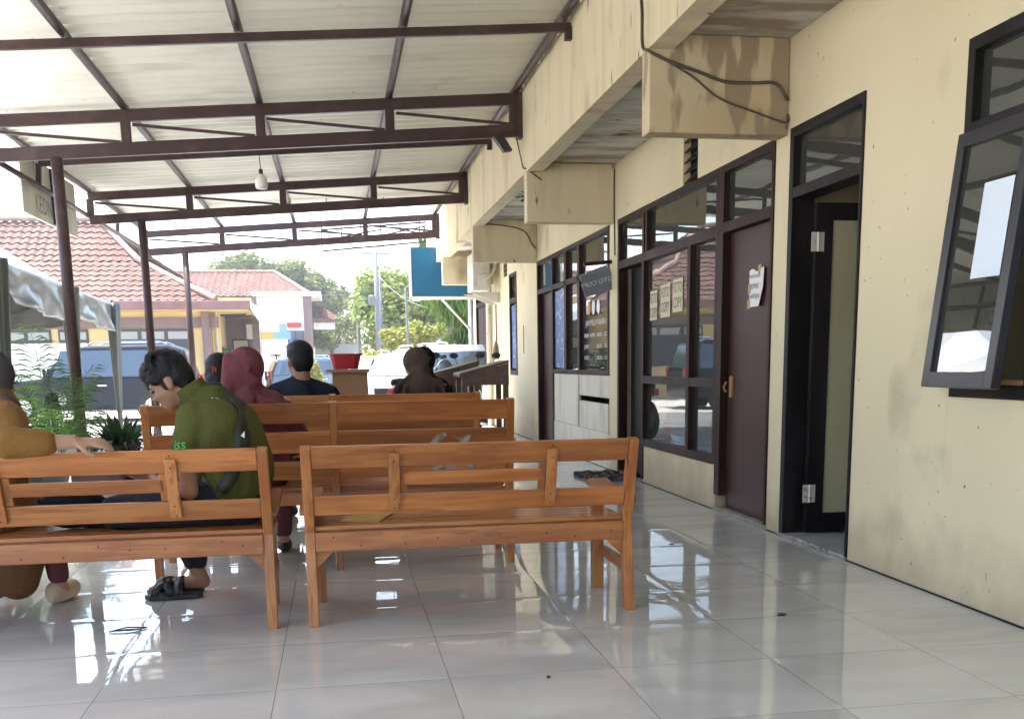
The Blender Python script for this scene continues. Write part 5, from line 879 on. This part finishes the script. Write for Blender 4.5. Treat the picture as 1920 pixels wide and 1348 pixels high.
# ------------------------------------------------------------------ vehicles
def car(loc, rz, label, paint, L_=4.5, Wd=1.78, Hh=1.75, kind='suv'):
    r = thing('parked_car', loc, label, 'car', 'parked cars', rz); hl, hw = L_/2, Wd/2; O = Vector(loc)
    P = lambda x, y, z: O+Vector((x, y, z)); belt = .98 if kind == 'suv' else .9
    low = [(-hl, .42), (-hl+.02, .75), (-hl+.06, belt), (hl*.42, belt+.04), (hl*.82, belt-.06), (hl-.06, belt-.2), (hl, .55), (hl-.05, .28), (-hl+.08, .28)]
    up = [(-hl+.06, belt+.001), (-hl+.28, Hh-.10), (-hl+.6, Hh), (hl*.02, Hh-.02), (hl*.16, Hh-.1), (hl*.44, belt+.03)]
    g = MB(); g.prism(low, lambda a, c: P(a, -hw, c), lambda a, c: P(a, hw, c)); body = g.build('body', paint, r, bevel=.06)
    yy = lambda c: hw-.02-.2*(c-belt)/(Hh-belt)
    g = MB(); g.prism(up, lambda a, c: P(a, -yy(c), c), lambda a, c: P(a, yy(c), c)); g.build('cabin', paint, r, bevel=.05)
    for s in (-1, 1):
        for x0, x1 in ((-hl+.32, -hl*.32), (-hl*.29, hl*.06), (hl*.085, hl*.33)):
            z0, z1 = belt+.06, Hh-.13; sl = .10 if x0 > 0 else .0; q = [(x0, z0), (x1, z0), (x1-sl*1.9 if x0 > 0 else x1, z1), (x0+(.10 if x0 < -hl*.5 else 0), z1)]
            g = MB(); g.prism(q, lambda a, c: P(a, s*(yy(c)+.004), c), lambda a, c: P(a, s*(yy(c)+.010), c)); g.build('side_window', m_cgl, r)
        MB().ell(P(hl*.36, s*(hw+.10), belt+.10), (.07, .11, .09)).build('mirror', paint, r, smooth=True); MB().box(O.x-.4, O.x-.2, O.y+s*hw-.012, O.y+s*hw+.012, O.z+belt-.16, O.z+belt-.13).build('handle', m_chrome, r)
        for x in (-hl*.60, hl*.62):
            wv = MB().lathe([(.20, -.10), (.33, -.10), (.345, -.06), (.345, .06), (.33, .10), (.20, .10)], P(x, s*(hw-.09), .345), 24, axis=(0, 1, 0)).build('wheel', m_tyre, r, smooth=False)
            MB().lathe([(.0, .0), (.20, .02), (.21, -.02)], P(x, s*(hw+.012), .345), 18, axis=(0, s, 0), cap=False).build('rim', m_rim, wv); MB().lathe([(.36, -.005), (.39, -.005), (.39, .012), (.36, .012)], P(x, s*hw, .36), 24, axis=(0, 1, 0), cap=False).build('arch_trim', m_tyre, wv)
        MB().box(O.x-hl-.015, O.x-hl+.06, O.y+s*(hw-.14)-.09, O.y+s*(hw-.14)+.09, O.z+.72, O.z+1.05).build('tail_light', m_lampr, r, bevel=.02); MB().ell(P(hl-.06, s*(hw-.25), .70), (.07, .2, .09)).build('headlight', m_lampw, r, smooth=True)
        MB().tube([P(-hl+.6, s*(hw-.3), Hh+.0), P(-hl+.75, s*(hw-.3), Hh+.06), P(-.1, s*(hw-.3), Hh+.06), P(0, s*(hw-.3), Hh)], .018, 6).build('roof_rail', m_chrome, r)
    d0 = Vector((-hl+.06, 0, belt)); g = MB(); g.add([P(-hl+.055, -.62, belt+.08), P(-hl+.055, .62, belt+.08), P(-hl+.23, .56, Hh-.13), P(-hl+.23, -.56, Hh-.13)], [(0, 1, 2, 3)]); g.build('rear_window', m_cgl, r, solid=.01)
    g = MB(); g.add([P(hl*.435, -.72, belt+.075), P(hl*.435, .72, belt+.075), P(hl*.19, .62, Hh-.1), P(hl*.19, -.62, Hh-.1)], [(0, 1, 2, 3)]); g.build('windscreen', m_cgl, r, solid=.012)
    MB().box(O.x+hl-.02, O.x+hl+.012, O.y-.45, O.y+.45, O.z+.55, O.z+.72).build('grille', m_black, r, bevel=.01); MB().box(O.x+hl+.0, O.x+hl+.02, O.y-.22, O.y+.22, O.z+.40, O.z+.51).build('number_plate', m_white if paint == m_carw else m_plate, r)
    return r
car((-5.62, 26.8, -.15), R(180), 'black sport utility car parked sideways before the yellow house', m_carb, 4.7, 1.85, 1.76)
car((1.12, 30.5, -.15), R(-92), 'white car facing the benches, right of the red basin', m_carw, 4.4, 1.72, 1.48, 'sedan')
car((1.62, 25.6, -.15), R(-100), 'white car with a dark grille half hidden by the veiled women', m_carw, 4.2, 1.68, 1.5, 'sedan')
car((2.42, 26.2, -.15), R(-80), 'white car with a dark blue windscreen near the weeping tree', m_carw, 4.2, 1.7, 1.62)
car((2.75, 21.4, -.15), R(75), 'white hatchback seen from behind beside the white sign pole', m_carw, 3.9, 1.66, 1.58)
car((-.25, 38, -.15), R(10), 'grey blue car behind the man in navy', m_carg, 4.2, 1.7, 1.5, 'sedan')
def scooter(loc, rz, label, paint):
    r = thing('motor_scooter', loc, label, 'motorcycle', 'parked motorcycles', rz); O = Vector(loc); P = lambda x, y, z: O+Vector((x, y, z))
    for x in (-.62, .62):
        wv = MB(); pts = [P(x+.24*math.cos(a), 0, .28+.24*math.sin(a)) for a in [2*math.pi*i/20 for i in range(21)]]; wv.tube(pts, .045, 7); wo = wv.build('wheel', m_tyre, r, smooth=True); MB().lathe([(.0, -.02), (.20, -.012), (.20, .012), (0, .02)], P(x, 0, .28), 16, axis=(0, 1, 0)).build('rim', m_rim, wo)
    g = MB(); g.limb([P(-.70, 0, .72), P(-.35, 0, .62), P(.05, 0, .45)], [.09, .13, .12]); g.limb([P(.1, 0, .42), P(.42, 0, .62), P(.47, 0, .88)], [.10, .10, .11]); g.limb([P(-.4, 0, .42), P(-.62, 0, .30)], [.07, .05]); g.organic('body', paint, r, .018, 3)
    g = MB(); g.limb([P(-.72, 0, .80), P(-.3, 0, .77), P(-.02, 0, .74)], [.07, .11, .08]); g.organic('seat', m_blk, r, .018, 3); g = MB(); g.limb([P(.78, 0, .50), P(.62, 0, .58), P(.48, 0, .5)], [.03, .06, .05]); g.organic('front_fender', paint, r, .014, 2)
    MB().tube([P(.60, 0, .3), P(.50, 0, .85), P(.44, 0, 1.0)], .025, 8).build('fork', m_chrome, r); MB().tube([P(.34, -.34, 1.02), P(.46, -.15, 1.0), P(.46, .15, 1.0), P(.34, .34, 1.02)], .016, 8).build('handlebar', m_cabb, r); MB().ell(P(.55, 0, .88), (.06, .10, .08)).build('headlight', m_lampw, r, smooth=True)
    for s in (-1, 1): g = MB().tube([P(.40, s*.24, 1.0), P(.42, s*.30, 1.16)], .007, 5); g.ell(P(.42, s*.32, 1.20), (.02, .07, .045)); g.build('mirror', m_cabb, r)
    MB().box(O.x-.86, O.x-.80, O.y-.05, O.y+.05, O.z+.62, O.z+.72).build('tail_light', m_lampr, r, bevel=.01); return r
scooter((1.55, 14.6, -.15+.15), R(70), 'dark motor scooter with a slate helmet parked behind the writing desks', m_carb); scooter((2.0, 15.6, 0), R(80), 'blue motor scooter between the writing desks and the wall', m_mblue); scooter((1.25, 17.3, 0), R(60), 'white motor scooter farther out behind the writing desks', m_carw)
hm = thing('helmet', (1.45, 14.35, .95), 'slate blue helmet resting on the parked dark scooter', 'helmet'); g = MB(); g.ell((1.45, 14.35, 1.03), (.115, .13, .12)); g.organic('shell', m_helm, hm, .012, 2); MB().ell((1.38, 14.40, 1.0), (.09, .11, .06)).build('visor', m_cgl, hm, smooth=True)
scooter((-3.75, 13.2, -.15), R(10), 'black motorcycle behind the potted palm, ridden by the dark clad person', m_carb)
sitter((-3.98, 13.2, .60), 'person in black clothes and hood sitting on the motorcycle behind the palm', m_skind, m_blk, R(-80), 1.10, .03, veil=m_blk, legs=m_navy, hy=.0)

# ------------------------------------------------------------------ thin volume added to imitate veiling glare over the distance
GLARE_DENSITY = .0016
g = MB().box(-70, 45, -20, 75, -1.3, 11); hz_ = g.build('haze', m_white); hz_.data.materials.clear(); hm_ = bpy.data.materials.new('glare_veil'); hm_.use_nodes = True; t = hm_.node_tree; t.nodes.clear()
o_ = t.nodes.new('ShaderNodeOutputMaterial'); v_ = t.nodes.new('ShaderNodeVolumePrincipled'); v_.inputs['Density'].default_value = GLARE_DENSITY; v_.inputs['Color'].default_value = (.93, .96, 1, 1); v_.inputs['Anisotropy'].default_value = .3
t.links.new(v_.outputs[0], o_.inputs['Volume']); hz_.data.materials.append(hm_); hz_['kind'] = 'stuff'
